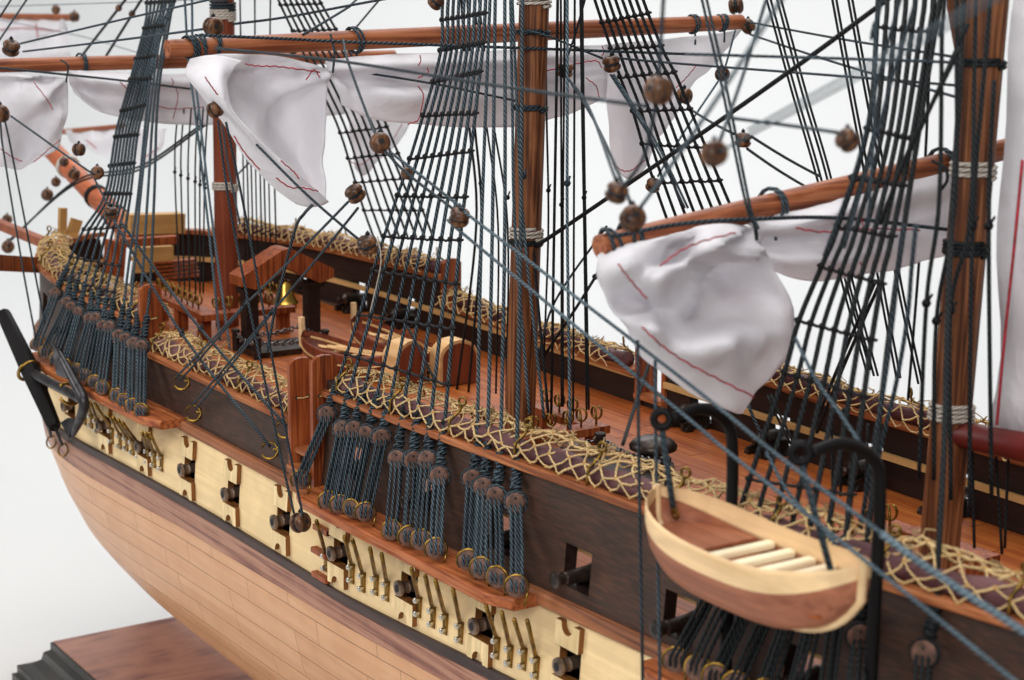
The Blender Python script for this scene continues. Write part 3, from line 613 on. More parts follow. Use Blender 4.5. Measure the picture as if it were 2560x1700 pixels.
# ------------------------------------------------------------------ sails
def patch(rows, xp, mb, sub=9, wr=.1, gather=None, amp=.0):
    G = [[on((u, v), 0, xp+o) for u, v, o in r] for r in rows]; g = None if gather is None else on(gather, 0, xp)
    R1 = [smoothpts(r, sub) for r in G]; n = len(R1[0]); cols = [smoothpts([R1[i][j] for i in range(len(R1))], sub) for j in range(n)]
    m = len(cols[0])
    def fn(i, j):
        p = cols[i][j]; w_ = wr*math.sin(p[1]*2.1+p[2]*.9)+wr*.6*math.sin(p[2]*2.7-p[1]*1.3+1)+wr*.5*math.sin(p[2]*4.3+p[1]*3.9+math.sin(p[1]*2))
        if g is not None:
            dy, dz = p[1]-g[1], p[2]-g[2]; rr = math.hypot(dy, dz); an = math.atan2(dz, dy)
            for kk, ph, am in ((5.3, .4, 1.0), (8.7, 1.9, .55)): w_ += amp*am*(1-2*abs(math.sin(kk*an/2+ph+.22*math.sin(rr*.9))))*math.exp(-rr/5.5)*min(1, rr/1.2)
        return p+V3(w_, 0, 0)
    mb.grid(fn, n, m)
def sail(label, xp, patches, seams, group='sails furled to their yards', mat='cloth', name='furled_sail'):
    mb = MB()
    for p in patches: patch(p[0], xp, mb, gather=p[1], amp=p[2]) if isinstance(p, tuple) else patch(p, xp, mb)
    v = np.array(mb.v); t = thing(name, (v[:, 0].mean(), v[:, 1].mean(), v[:, 2].min()), label, 'sail', group)
    o = obj('cloth', mb, mat, t, angle=180, fix=True); so = o.modifiers.new('thickness', 'SOLIDIFY'); so.thickness = .0006; so.offset = 0
    for pts, off in seams:
        P = smoothpts([on(p, 0, xp+off) for p in pts], 6); P = [p+V3(0, 0, .022*math.sin(i*2.3)) for i, p in enumerate(P)]
        mb = MB(); mb.tube(P, .027, 4); obj('red_seam', mb, 'thread', t, angle=180)
    return t
mL = [[(500, 150, .3), (560, 136, .8), (650, 138, .4), (740, 148, .6), (828, 176, .3)],
      [(520, 195, .2), (570, 190, 1.2), (640, 212, -.6), (740, 228, -.9), (824, 212, .5)],
      [(540, 245, .3), (585, 255, 1.0), (650, 300, -.6), (740, 310, -1.4), (817, 300, .3)],
      [(580, 305, .6), (630, 328, .6), (690, 380, -.2), (750, 390, -1.1), (815, 390, .3)],
      [(640, 388, .6), (680, 398, .5), (728, 430, .2), (770, 440, -.5), (818, 445, .4)],
      [(745, 500, .5), (765, 507, .7), (785, 510, .6), (805, 506, .6), (822, 496, .7)]]
mF = [[(478, 148, .5), (520, 140, 1.0), (560, 142, 1.3), (600, 152, 1.1)],
      [(466, 188, .6), (500, 195, 1.6), (548, 192, 2.6), (572, 196, 2.0)],
      [(496, 232, .8), (520, 240, 2.2), (552, 245, 3.2), (574, 258, 2.6)],
      [(552, 295, 1.0), (570, 298, 2.4), (594, 300, 3.4), (618, 318, 2.8)],
      [(612, 385, 1.2), (636, 384, 2.4), (664, 380, 3.2), (692, 390, 2.8)],
      [(680, 462, 1.2), (704, 456, 2.2), (730, 448, 2.8), (764, 452, 2.6)],
      [(738, 508, 1.2), (760, 514, 1.8), (785, 516, 2.0), (820, 504, 1.6)]]
mB = [[(818, 150, .4), (930, 140, .6), (1050, 135, .6), (1180, 130, .6), (1300, 126, .5), (1420, 118, .5), (1515, 112, .4)],
      [(818, 178, .3), (930, 168, 1.2), (1050, 163, 1.4), (1180, 160, 1.4), (1300, 155, 1.2), (1420, 145, 1.0), (1515, 140, .6)],
      [(822, 188, .0), (930, 196, .1), (1050, 193, .0), (1180, 187, -.1), (1300, 185, 0), (1420, 175, .1), (1515, 170, .1)],
      [(842, 215, .3), (935, 235, 1.3), (1060, 240, 1.6), (1180, 235, 1.5), (1300, 230, 1.3), (1420, 215, 1.0), (1515, 195, .5)],
      [(852, 262, .2), (940, 298, .6), (1060, 311, .8), (1180, 318, .8), (1300, 314, .6), (1420, 285, .5), (1515, 246, .3)]]
mR = [[(1512, 112, .3), (1600, 105, .4), (1700, 95, .4), (1790, 85, .3), (1852, 75, .1)],
      [(1512, 190, .3), (1590, 180, .9), (1680, 165, .2), (1770, 140, .4), (1840, 95, .1)],
      [(1520, 262, .3), (1580, 272, .8), (1650, 242, .1), (1730, 190, .3), (1800, 145, .1)],
      [(1530, 350, .3), (1575, 372, .6), (1625, 332, .1), (1680, 280, .3), (1732, 215, .1)],
      [(1540, 425, .2), (1580, 449, .4), (1615, 408, .2), (1650, 348, .1), (1682, 300, .1)]]
sail('white main sail bunched under its yard, one corner hanging left of the shrouds', -2.9, [(mL, (828, 172), .42), mF, (mB, (828, 165), .3), (mR, (1515, 120), .3)],
     [([(612, 160), (645, 165), (690, 166), (740, 172), (800, 180)], 1.5), ([(765, 200), (785, 175), (800, 195)], .8), ([(512, 192), (530, 218), (545, 238)], 3.6), ([(585, 340), (612, 382), (650, 425)], 3.9), ([(690, 445), (725, 468), (760, 470), (795, 478)], 3.9), ([(702, 402), (735, 430), (748, 448)], 3.9),
      ([(1050, 138), (1052, 152), (1045, 165)], 1.9), ([(1068, 170), (1070, 182), (1045, 195)], 1.9), ([(1045, 215), (1058, 235), (1055, 265), (1045, 300), (1020, 310)], 2.1), ([(1505, 115), (1510, 130), (1500, 148)], 1.4), ([(1365, 178), (1440, 160), (1490, 152), (1505, 170)], 1.5), ([(1465, 195), (1490, 215), (1498, 245)], 1.5), ([(1530, 408), (1555, 426), (1580, 425), (1612, 400)], 1.1), ([(1690, 220), (1715, 195), (1740, 165)], .9)])
fL = [[(-60, 185, .3), (0, 186, .6), (60, 188, .6), (118, 190, .5), (168, 197, .3)], [(-60, 260, .3), (0, 262, .9), (75, 225, 1.6), (135, 240, .6), (174, 262, .3)], [(-60, 340, .3), (0, 335, .6), (85, 290, .8), (140, 300, 1.4), (172, 288, .6)], [(-60, 395, .3), (0, 390, .9), (65, 395, .4), (112, 375, .9), (155, 340, .8)], [(-60, 430, .3), (0, 416, .9), (50, 424, .9), (82, 408, 1.2), (148, 372, .8)]]
fB = [[(168, 175, .5), (250, 180, .6), (350, 185, .6), (450, 186, .6), (560, 184, .5), (700, 175, .4), (860, 165, .3)], [(172, 200, .4), (250, 205, 1.3), (350, 212, 1.3), (450, 210, 1.2), (560, 205, 1.0), (700, 198, .6), (860, 185, .4)], [(176, 215, .2), (245, 240, .4), (345, 245, .3), (450, 245, .3), (560, 240, .3), (700, 230, .3), (860, 220, .3)], [(182, 232, .3), (250, 278, 1.0), (345, 300, 1.2), (450, 312, 1.1), (560, 310, .8), (700, 300, .5), (860, 285, .3)]]
fR = [[(860, 165, .3), (910, 160, .5), (960, 158, .4), (1010, 150, .2)], [(865, 260, .3), (905, 265, .7), (955, 255, .3), (1040, 230, .2)], [(875, 350, .3), (905, 360, .6), (950, 340, .3), (1030, 300, .2)], [(885, 420, .3), (910, 438, .5), (950, 400, .3), (1000, 350, .2)]]
sail('white fore sail bunched under the yard at the left edge of the picture', -32.6, [(fL, (168, 190), .4), (fB, (168, 185), .3), fR],
     [([(84, 205), (115, 245), (133, 275)], 2.2), ([(0, 372), (30, 392), (56, 404)], 1.4), ([(85, 405), (120, 375), (150, 350)], 1.8), ([(428, 195), (434, 205), (430, 213)], 1.6), ([(385, 262), (430, 272), (510, 268)], 1.2), ([(440, 220), (445, 245), (432, 298)], 1.6), ([(300, 205), (320, 225)], 1.6), ([(870, 400), (900, 412), (940, 385)], 1.0), ([(985, 345), (1005, 310)], .9)])
zL = [[(1502, 640, .3), (1600, 606, .6), (1700, 582, .9), (1800, 562, .7), (1890, 570, .3)],
      [(1500, 690, .3), (1585, 664, 2.6), (1690, 652, .2), (1800, 625, 2.4), (1912, 625, .4)],
      [(1520, 735, .4), (1590, 712, 1.2), (1665, 688, 3.2), (1790, 660, -.4), (1935, 672, .6)],
      [(1540, 780, .4), (1612, 770, .0), (1675, 735, 2.2), (1800, 720, -1.4), (1958, 722, .8)],
      [(1566, 815, .4), (1640, 815, 2.8), (1715, 800, .0), (1825, 790, .4), (1980, 780, .6)],
      [(1575, 850, .3), (1660, 880, 1.8), (1745, 870, 3.0), (1850, 850, 2.6), (1986, 835, .6)],
      [(1608, 892, .3), (1690, 930, 1.0), (1765, 950, 1.4), (1850, 948, 1.8), (1957, 900, .6)],
      [(1640, 916, .3), (1718, 968, .6), (1788, 1000, .8), (1850, 1012, 1.0), (1912, 960, .6)],
      [(1655, 927, .3), (1735, 984, .4), (1805, 1017, .5), (1862, 1036, .6), (1872, 1020, .5)]]
zB = [[(1880, 556, .4), (2000, 530, .7), (2120, 497, .7), (2250, 462, .6), (2420, 415, .4)], [(1884, 576, .2), (2005, 566, 1.4), (2120, 540, 1.4), (2250, 505, 1.1), (2420, 455, .5)], [(1894, 606, .0), (2010, 602, .4), (2125, 585, .3), (2250, 555, .3), (2420, 505, .3)], [(1908, 638, .0), (2015, 652, 1.4), (2130, 640, 1.4), (2250, 610, 1.1), (2420, 560, .5)], [(1928, 668, .1), (2025, 703, .7), (2130, 692, .7), (2250, 668, .6), (2420, 618, .3)]]
sail('white mizzen sail hanging as a crumpled corner in front of the hull, right of centre', 22.0, [(zL, (1890, 566), .36), (zB, (1890, 566), .4)],
     [([(1650, 665), (1700, 628), (1760, 602), (1840, 582)], 3.4), ([(1545, 660), (1580, 705), (1618, 748)], 3.4), ([(1605, 818), (1660, 868), (1720, 908), (1800, 950), (1885, 992)], 3.2), ([(1990, 570), (2060, 580), (2150, 572), (2300, 575)], 2.2), ([(2155, 545), (2158, 590), (2145, 632)], 2.2), ([(2150, 655), (2158, 675), (2140, 692)], 2.2)])
# spanker behind the mizzenmast, boom and lacing
def ysail(pts):
    return [on(p, 1, 0.0) for p in pts]
mb = MB(); xm = lambda z: 24.82+z*.039
lc = [on(p, 1, 0.0) for p in ((2548, 0), (2542, 60), (2520, 300), (2505, 500), (2488, 750), (2472, 1062))]
lz = [p[2] for p in lc]; lx = [p[0] for p in lc]
zs = np.linspace(lz[-1], lz[0]+5, 18)
mb.grid(lambda i, j: V3(float(I(zs[j], lz[::-1], lx[::-1]))*(1-i/12)+(40+.1*zs[j])*(i/12), .25*math.sin(i*.8+j*.5)+.2*math.sin(j*.9), zs[j]-.02*i), 13, 18)
t = thing('spanker_sail', (33, 0, zs[0]), 'large flat white sail cut by the right edge, set above a dark red boom', 'sail')
o = obj('cloth', mb, 'cloth', t, angle=180); so = o.modifiers.new('thickness', 'SOLIDIFY'); so.thickness = .0007; so.offset = 0
for pts in ([(2556, 400), (2535, 620), (2510, 860), (2492, 1062)],):
    mb = MB(); mb.tube(smoothpts([on(p, 1, -.5) for p in pts], 8), .05, 5); obj('red_seam', mb, 'thread', t)
mb = MB(); b0 = on((2400, 1085), 1, 0.0); b1 = b0+V3(18, 0, 1.2); mb.tube([b0, lerp(b0, b1, .5), b1], [.42, .62, .5], 16); obj('spanker_boom', mb, 'redspar', None, 'dark red boom under the sail at the right edge', 'boom', angle=60)
# pale far-off head sails beyond the bow
def flat_sail(label, pts, y, seams, depthx=0):
    G = [[on((u, v), 1, y+o) for u, v, o in r] for r in pts]; mb = MB(); R1 = [smoothpts(r, 4) for r in G]; cols = [smoothpts([R1[i][j] for i in range(len(R1))], 4) for j in range(len(R1[0]))]
    mb.grid(lambda i, j: cols[i][j]+V3(0, .25*math.sin(cols[i][j][0]*1.1+cols[i][j][2]*.8), 0), len(cols), len(cols[0])); v = np.array(mb.v)
    t = thing('head_sail', v.mean(0)-V3(0, 0, 2), label, 'sail', 'pale sails beyond the bow'); o = obj('cloth', mb, 'cloth', t, angle=180); so = o.modifiers.new('thickness', 'SOLIDIFY'); so.thickness = .0006
    for s in seams: m2 = MB(); m2.tube(smoothpts([on(p, 1, y-.5) for p in s], 5), .05, 4); obj('red_seam', m2, 'thread', t)
flat_sail('pale blurred sail at the top left corner below a thin spar', [[(-40, 45, 0), (60, 46, .3), (165, 48, 0)], [(-40, 80, .3), (60, 85, -.4), (163, 80, .3)], [(-40, 120, 0), (50, 115, .5), (160, 75, 0)], [(-40, 150, 0), (60, 150, .3), (170, 140, 0)]], 12, [[(0, 75), (60, 70), (150, 78)], [(90, 60), (95, 95)]])
m2 = MB(); m2.tube([on((-60, 40), 1, 12.2), on((190, 44), 1, 12.2)], .3, 10); obj('head_sail_spar', m2, 'yard', None, 'thin brown spar above the blurred sail in the top left corner', 'spar', angle=60)
flat_sail('pale blurred sail behind the fore shrouds, over the bowsprit', [[(170, 325, 0), (260, 320, .4), (350, 318, 0), (425, 320, 0)], [(190, 360, .3), (260, 355, -.3), (340, 350, .3), (410, 345, 0)], [(230, 375, 0), (270, 385, .3), (340, 385, 0), (395, 375, 0)], [(280, 400, 0), (300, 408, 0), (340, 420, 0), (370, 415, 0)]], 11, [[(215, 350), (240, 370)], [(360, 395), (395, 370)]])
m2 = MB(); m2.tube([on((150, 330), 1, 11.2), on((310, 316), 1, 11.2)], .22, 8); obj('head_sail_spar', m2, 'yard', None, 'thin brown spar half hidden behind the fore shrouds', 'spar', angle=60)

# ------------------------------------------------------------------ hammock netting along the rails
def netting(x0, x1, s, label, cell=1.05, frayed=True):
    t = thing('hammock_netting', ((x0+x1)/2, s*9, ZR((x0+x1)/2, s)), label, 'netting', 'hammock netting on the rails')
    rm = lambda x: min(max(x, x0+.1), x1-.1)
    base = lambda x: (H(x, 1.5), ZR(rm(x), s))
    hr = lambda x: .36+.06*math.sin(x*1.7)+.04*math.sin(x*4.1)
    xs = xs_samples(x0+.3, x1-.3, .8); mb = MB(); P = []
    for x in xs: b, z = base(x); P.append(V3(x, s*(b-.42), z+.28+.05*math.sin(x*1.3)))
    mb.tube(P, [hr(x) for x in xs], 12); obj('hammock_roll', mb, 'roll', t, angle=180)
    def surf(x, v):           # v 0 outer foot .. 1 crest .. 2 inboard foot
        b, z = base(x)
        pr = [(.1, .06), (.08, .42), (-.12, .74), (-.6, .98), (-1.1, 1.08), (-1.5, .9), (-1.8, .6), (-1.85, .2)]
        k = v/2*(len(pr)-1); i = min(int(k), len(pr)-2); f = k-i
        d = pr[i][0]*(1-f)+pr[i+1][0]*f; h = pr[i][1]*(1-f)+pr[i+1][1]*f
        sag = 1-.22*(.5+.5*math.cos((x-x0)/4.3*2*math.pi)) if v > .4 else 1
        return V3(x, s*(b+d), z+h*sag)
    mb = MB(); nx = max(2, int((x1-x0-.5)/cell)); nv = 8; J = {}
    for i in range(nx*2+1):
        for j in range(nv+1):
            x = x0+.25+(x1-x0-.5)*i/(nx*2); J[i, j] = surf(x+rng.uniform(-.12, .12), min(2, max(0, 2*j/nv+rng.uniform(-.09, .09))))+V3(0, rng.uniform(-.07, .07), rng.uniform(-.07, .06))
    def strand(a, b, r=.036):
        m = lerp(a, b, .5)+V3(rng.uniform(-.06, .06), rng.uniform(-.05, .05), rng.uniform(-.08, .02)); mb.tube([a, m, b], r*rng.uniform(.85, 1.25), 4, caps=False)
    for i in range(nx*2):
        for j in range(nv):
            if (i+j) % 2 == 0: strand(J[i, j], J[i+1, j+1])
            else: strand(J[i+1, j], J[i, j+1])
        strand(J[i, 4], J[i+1, 4], .05)
        if i % 2 == 0: mb.ball(J[i, 0], .07, 5, 4); mb.ball(J[i, 2], .08, 5, 4); mb.ball(J[i, 4], .09, 5, 4)
        if frayed and rng.random() < .35:
            for k in range(rng.randint(3, 7)): p = J[i, rng.choice((3, 4, 4, 5))]; mb.tube([p, p+V3(rng.uniform(-.2, .2), rng.uniform(-.2, .2), rng.uniform(.02, .22)), p+V3(rng.uniform(-.32, .32), rng.uniform(-.3, .3), rng.uniform(.0, .36))], .026, 3, caps=False)
    obj('net', mb, 'net', t, angle=180, kind='stuff')
    n = max(2, int((x1-x0)/4.4)+1)
    for k in range(n):
        x = x0+.7+(x1-x0-1.4)*k/(n-1); b, z = base(x); mb = MB(); top = V3(x, s*(b-.5), z+1.08)
        mb.tube([V3(x, s*(b+.08), z-.02), V3(x, s*(b+.05), z+.55), V3(x, s*(b-.4), z+.9), top], .06, 6); mb.torus(top+V3(.02, 0, .16), (.5, -.8*-s if s > 0 else -.8, .1), .15, .048, 12, 5); obj('eye_stanchion', mb, 'brass', t, angle=180)
for s, side in ((-1, 'near'), (1, 'far')):
    netting(-42.5, -20.6, s, 'straw netting over a maroon hammock roll on the %s bow rail' % side, .7)
    netting(-19.6, -3.4, s, 'straw netting over a maroon hammock roll along the low %s waist rail' % side, .8)
    netting(-.4, 36.0 if s < 0 else 30, s, 'straw netting over a maroon hammock roll on the %s rail from mainmast aft' % side, .95)
# ------------------------------------------------------------------ guns
def gun(x, s, label, group, full=True, zc=-.55, mat='gunblack', out=.95, k=.8, plain_y=None):
    y = s*(H(x, zc) if plain_y is None else plain_y); t = thing('cannon', (x, y-s*1.5, zc-.8), label, 'cannon', group)
    mb = MB(); d = V3(0, s, .0); o = V3(x, y, zc)+d*out
    pr = [(0, .26), (.03, .36), (.16, .38), (.26, .31), (.36, .27), (.5, .28), (.56, .31), (.62, .28), (1.2, .31), (1.9, .36), (1.96, .41), (2.06, .41), (2.1, .38), (2.9, .45), (2.96, .49), (3.1, .48), (3.22, .34), (3.3, .14), (3.42, .13), (3.5, .2), (3.62, .21), (3.72, .12)]
    mb.lathe(o, -d, [(a*k, b*k) for a, b in pr], 16); b = obj('barrel', mb, mat, t, angle=40)
    mb = MB(); mb.lathe(o+d*.004, -d, [(0, .19*k), (.02, .19*k)], 10); obj('bore', mb, 'hole', b, smooth=False)
    if full:
        c = o-d*2.55*k
        for sx in (-1, 1):
            mb = MB(); mb.prism([c+V3(sx*.42-.08, -s*-.75*1, -.72), c+V3(sx*.42-.08, s*.75, -.1), c+V3(sx*.42-.08, s*.1, -.05), c+V3(sx*.42-.08, -s*.35, -.3), c+V3(sx*.42-.08, -s*.8, -.42), c+V3(sx*.42-.08, -s*.8, -.72)], (.16, 0, 0)); obj('carriage_cheek', mb, 'gunblack', t, smooth=False)
            for dy in (-.55, .5): mb = MB(); mb.lathe(c+V3(sx*.52, s*dy, -.68), (sx, 0, 0), [(0, .2), (.04, .22), (.16, .22), (.2, .16)], 10); obj('truck_wheel', mb, 'gunblack', t, angle=40)
        mb = MB(); mb.box(c+V3(0, 0, -.6), (.42, .5, .1)); obj('carriage_bed', mb, 'gunblack', t)
    return t
for i, x in enumerate(GPX):
    gun(x, -1, 'brown gun muzzle in the cream band, %s from the bow' % ['first', 'second', 'third', 'fourth', 'fifth', 'sixth', 'seventh', 'eighth', 'ninth', 'tenth', 'eleventh', 'twelfth', 'thirteenth'][i], 'gun deck muzzles', False, ZPC(x)-.02, 'gun', .55, .85, H(x, ZPC(x)))
ordn = ['first', 'second', 'third', 'fourth', 'fifth', 'sixth', 'seventh']
for i, x in enumerate((1.7, 7.05, 12.66, 17.35, 22.8, 28.3)): gun(x, -1, 'dark upper deck gun in the near bulwark, %s aft of the gangway boards' % ordn[i], 'upper deck guns')
for i, x in enumerate((-30.2, -24.6)): gun(x, -1, 'dark upper deck gun behind the fore deadeyes, %s from the bow' % ordn[i], 'upper deck guns')
for i, x in enumerate((-30.2, -24.6)): gun(x, 1, 'dark gun on a truck carriage at the far rail, %s one behind the belfry' % ('left' if i == 0 else 'right'), 'upper deck guns')
for i, x in enumerate((1.7, 7.05, 12.66, 17.35, 22.8, 28.3)): gun(x, 1, 'dark gun on a truck carriage at the far bulwark, %s aft of the far gangway' % ordn[i], 'upper deck guns')

# ------------------------------------------------------------------ boats
def boat(bow, stern, zg, beam, depth, lab, hung=False, name='ship_boat', outer='boatdark', grp='boats'):
    bow, stern = V3(*bow), V3(*stern); L = np.linalg.norm((stern-bow)[:2]); e = (stern-bow); e[2] = 0; e /= L; w = V3(-e[1], e[0], 0)
    t = thing(name, lerp(bow, stern, .5)+V3(0, 0, zg-depth), lab, 'boat', grp); uE = 1.0 if hung else .96
    def B(u): return beam*max(0, (1-abs(2*u-1)**3.2))**.62 if hung or u < .5 else beam*(1-.25*((u-.5)*2)**3)
    def D(u): return depth*(1-(.55 if hung else .3)*abs(2*u-1)**5)
    def G(u): return zg-.12+.5*abs(2*u-1)**2.2
    def P(u, v, off=0.0):                  # v -1 near gunwale, 0 keel, 1 far gunwale
        a = abs(v); b = B(u)*(math.sin(min(1, a)*math.pi/2)**.62)*(1 if a < .999 else 1)-off*.8; h = D(u)*(1-(1-math.cos(min(a, 1)*math.pi/2))**1.15)
        return bow+e*(L*u)+w*(math.copysign(max(b, 0), v))+V3(0, 0, G(u)-bow[2]-h+off)
    N = 23
    def shell(v0, v1, nm, mat, off0=0.0, thick=.07):
        mb = MB(); us = np.linspace(0.0 if hung else 0, uE, N); vs = np.linspace(v0, v1, 9); n = 9
        A = mb.add([P(u, v, 0) for u in us for v in vs]); C = mb.add([P(u, v, thick) for u in us for v in vs])
        for i in range(N-1):
            for j in range(n-1):
                a = i*n+j; mb.face((A+a, A+a+n, A+a+n+1, A+a+1)); mb.face((C+a, C+a+1, C+a+n+1, C+a+n))
            for j in (0, n-1): a = i*n+j; mb.face((A+a, C+a, C+a+n, A+a+n))
        return obj(nm, mb, mat, t, angle=50)
    shell(-.80, .80, 'bottom', 'boatred' if hung else outer)
    for a, b in ((-1, -.81), (.81, 1)): shell(a, b, 'upper_strake', 'boatcream' if hung else outer)
    us = np.linspace(0, 1, 26)
    if hung:
        mb = MB(); mb.tube([P(0, 0)+V3(0, 0, D(0)+.1)-e*.05]+[P(u, 0)+V3(0, 0, -.04) for u in us]+[P(1, 0)+V3(0, 0, D(1)+.25)+e*.05], .13, 6); obj('keel', mb, 'boatcream', t, angle=60)
    else:
        mb = MB(); mb.bar(P(0, 0)-e*.1, P(0, 0)+V3(0, 0, D(0)+.75)-e*.15, .12, .12, e); obj('stem_post', mb, 'boatcream', t)
        for v in (-1, 1):
            mb = MB(); mb.tube([P(u, v*.99)+V3(0, 0, -.22)-w*v*.12 for u in np.linspace(.03, uE-.02, 16)], .07, 6); obj('inner_wale', mb, 'boattan', t, angle=60)
            mb = MB(); mb.tube([P(u, v*.72)+w*v*.03 for u in np.linspace(.02, uE-.02, 16)], .06, 6); obj('rubbing_strake', mb, 'boattan', t, angle=60)
    tw = (.40, .50, .60, .70) if hung else (.3, .45, .6, .75)
    for u in tw:
        mb = MB(); c = bow+e*(L*u)+V3(0, 0, G(u)-bow[2]-(.5 if hung else .36)); mb.box(c, (.16, B(u)*.9, .12 if hung else .06), (e, w, V3(0, 0, 1))); o = obj('thwart', mb, 'boatpale' if hung else 'boattan', t); bv = o.modifiers.new('edge', 'BEVEL'); bv.width = .0008; bv.segments = 3
    for u0, u1, nm, dz in ((.05, .33, 'bow_sheets', .5), (.76, .95, 'stern_sheets', .55)):
        mb = MB(); q4 = np.linspace(u0, u1, 7); poly = [bow+e*(L*u)+w*(-B(u)*.86)+V3(0, 0, G(.3)-bow[2]-dz) for u in q4]+[bow+e*(L*u)+w*(B(u)*.86)+V3(0, 0, G(.3)-bow[2]-dz) for u in q4[::-1]]
        mb.prism(poly, (0, 0, -.1)); obj(nm, mb, 'boatred', t, smooth=False)
    mb = MB(); q4 = np.linspace(.08, .92, 13); mb.prism([bow+e*(L*u)+w*(-B(u)*.8)+V3(0, 0, G(.4)-bow[2]-.8) for u in q4]+[bow+e*(L*u)+w*(B(u)*.8)+V3(0, 0, G(.4)-bow[2]-.8) for u in q4[::-1]], (0, 0, -.08)); obj('floor_boards', mb, 'deck', t, smooth=False)
    if not hung:
        c = bow+e*(L*.94)+V3(0, 0, zg-bow[2]-depth); hw = beam*.92; arc = [(-hw, 0)]+[(hw*math.cos(a), depth+.25+.75*hw*math.sin(a)) for a in np.linspace(math.pi, 0, 11)]+[(hw, 0)]
        mb = MB(); mb.prism([c+w*a+V3(0, 0, b) for a, b in arc], e*1.0); obj('stern_box', mb, 'boattan', t, angle=30)
        mb = MB(); mb.prism([c+e*1.01+w*a*.86+V3(0, 0, b*.93) for a, b in arc], e*.06); obj('transom', mb, 'boatdark', t, smooth=False)
        for k in range(3):
            mb = MB(); a = bow+e*(L*(.2+.05*k))+w*(.3*k-.3)+V3(0, 0, zg-bow[2]-.1); b = bow+e*(L*.8)+w*(.35*k-.3)+V3(0, 0, zg-bow[2]-.05); mb.tube([a, b], .06, 6); mb.ball(lerp(a, b, .08), .26, 8, 6, (1.6, .8, .15)); obj('oar', mb, 'boattan', t, angle=60)
    else:
        for u in (.1, .88): mb = MB(); mb.torus(bow+e*(L*u)+V3(0, 0, G(u)-bow[2]-.35), (0, 1, .2), .14, .05, 10, 5); obj('lifting_eye', mb, 'brass', t)
    return t
boat((26.35, -13, 5.0), (34.5, -13, 5.0), 5.0, 1.6, 1.75, 'cream and brown open boat hanging from black davits at lower right', True)
boat((-19.6, -.5, 0), (-12.6, 1.45, 0), -.1, 1.15, 1.15, 'dark red deck boat with cream stem lying nearer to the gangway boards', False)
boat((-21.7, 3.7, 0), (-11.2, 3.6, 0), -.1, 1.2, 1.15, 'dark red deck boat lying behind the nearer one, towards the far rail', False)
for i, (hd, bd, ft) in enumerate((((1680, 1045), (1835, 1060), (1825, 1300)), ((2030, 1130), (2205, 1155), (2190, 1640)))):
    a = on(bd, 1, -9.75); f = V3(a[0], -9.75, -1.2); h = on(hd, 1, -12.6); mb = MB()
    P = smoothpts([f, V3(a[0], -9.75, 2.5), a-V3(0, 0, 1.2), a+V3(0, -.25, .05), lerp(a, h, .55)+V3(0, 0, .35), h], 7); mb.tube(P, [.195-.04*j/(len(P)-1) for j in range(len(P))], 12)
    t = thing('boat_davit', f, 'curved black davit %s' % ('holding up the left end of the hanging boat' if i == 0 else 'holding up the right end of the hanging boat'), 'davit', 'boat davits'); obj('arm', mb, 'blackiron', t, angle=180)
    mb = MB(); mb.torus(h+V3(-.2, -.2, -.05), (.75, -.6, .2), .23, .12, 14, 8); obj('eye', mb, 'blackiron', t, angle=180)
    e = V3((27.1, 33.5)[i], -13, 4.85)
    for dx in (-.07, .07): mb = MB(); mb.tube([h+V3(dx-.2, -.2, -.25), e+V3(dx, 0, 0)], .05, 5); obj('boat_fall', mb, 'rope', None, '%s strand of the thin boat fall under the %s davit eye' % ('left' if dx < 0 else 'right', ('left', 'right')[i]), 'rope', 'boat falls', angle=180)

# ------------------------------------------------------------------ anchor
ya = -11.7; A = lambda u, v, y=ya: on((u, v), 1, y)
t = thing('anchor', A(100, 960), 'grey metal anchor with long black stock lashed against the fore channel', 'anchor')
mb = MB(); s0, s1, sm = A(8, 783), A(137, 1068), A(74, 922); d = (s1-s0)/np.linalg.norm(s1-s0)
mb.tube([s0, s0+d*.3, sm, s1-d*.2, s1], [.36, .42, .54, .4, .32], 8); obj('stock', mb, 'blackiron', t, angle=30)
mb = MB(); mb.tube([A(66, 922), A(85, 935), A(150, 970), A(205, 1000)], [.25, .27, .25, .23], 10); obj('shank', mb, 'iron', t, angle=60)
mb = MB(); P = smoothpts([A(138, 868), A(160, 905), A(186, 955), A(209, 1000), A(205, 1035), A(192, 1065), A(180, 1090)], 5); mb.tube(P, [.12+.16*math.sin(math.pi*min(1, i/(len(P)-1)))**.8 for i in range(len(P))], 8); obj('arms', mb, 'iron', t, angle=50)
for c, tip, sd in ((A(160, 915), A(138, 858), 1), (A(178, 1062), A(180, 1094), -1)):
    ax = tip-c; sidev = V3(.75, .35, .25)*1.0; mb = MB(); mb.prism([tip, c+sidev*.6-ax*.35, c-ax*.55, c-sidev*.62-ax*.3], V3(.12, -.22, .05)); obj('fluke', mb, 'iron', t, smooth=False)
mb = MB(); mb.torus(A(73, 927), (.85, .1, -.45), .62, .1, 18, 6); obj('shank_ring', mb, 'brass', t, angle=180)
mb = MB(); mb.torus(A(172, 985), (.75, .2, .55), .6, .085, 16, 6, .2, 5.2); obj('crown_ring', mb, 'brass', t, angle=180)
for (u, v) in ((128, 1105), (158, 1125)):
    p = onsurf((u, v), lambda x, z: H(x, z)+.3); mb = MB(); mb.torus(p, (.35, -.85, .3), .36, .055, 14, 5); obj('ring_bolt', mb, 'brass', hull, angle=180)
for i, (a, b) in enumerate((((122, 1068), (128, 1092)), ((138, 1068), (155, 1112)))):
    mb = MB(); mb.tube([A(*a), lerp(A(*a), onsurf(b, lambda x, z: H(x, z)+.3), .5), onsurf(b, lambda x, z: H(x, z)+.3)], .09, 6); obj('anchor_lashing', mb, 'ropeblack', None, 'short black lashing below the anchor stock, %s of two' % ('left', 'right')[i], 'rope', 'anchor lashings', angle=180)

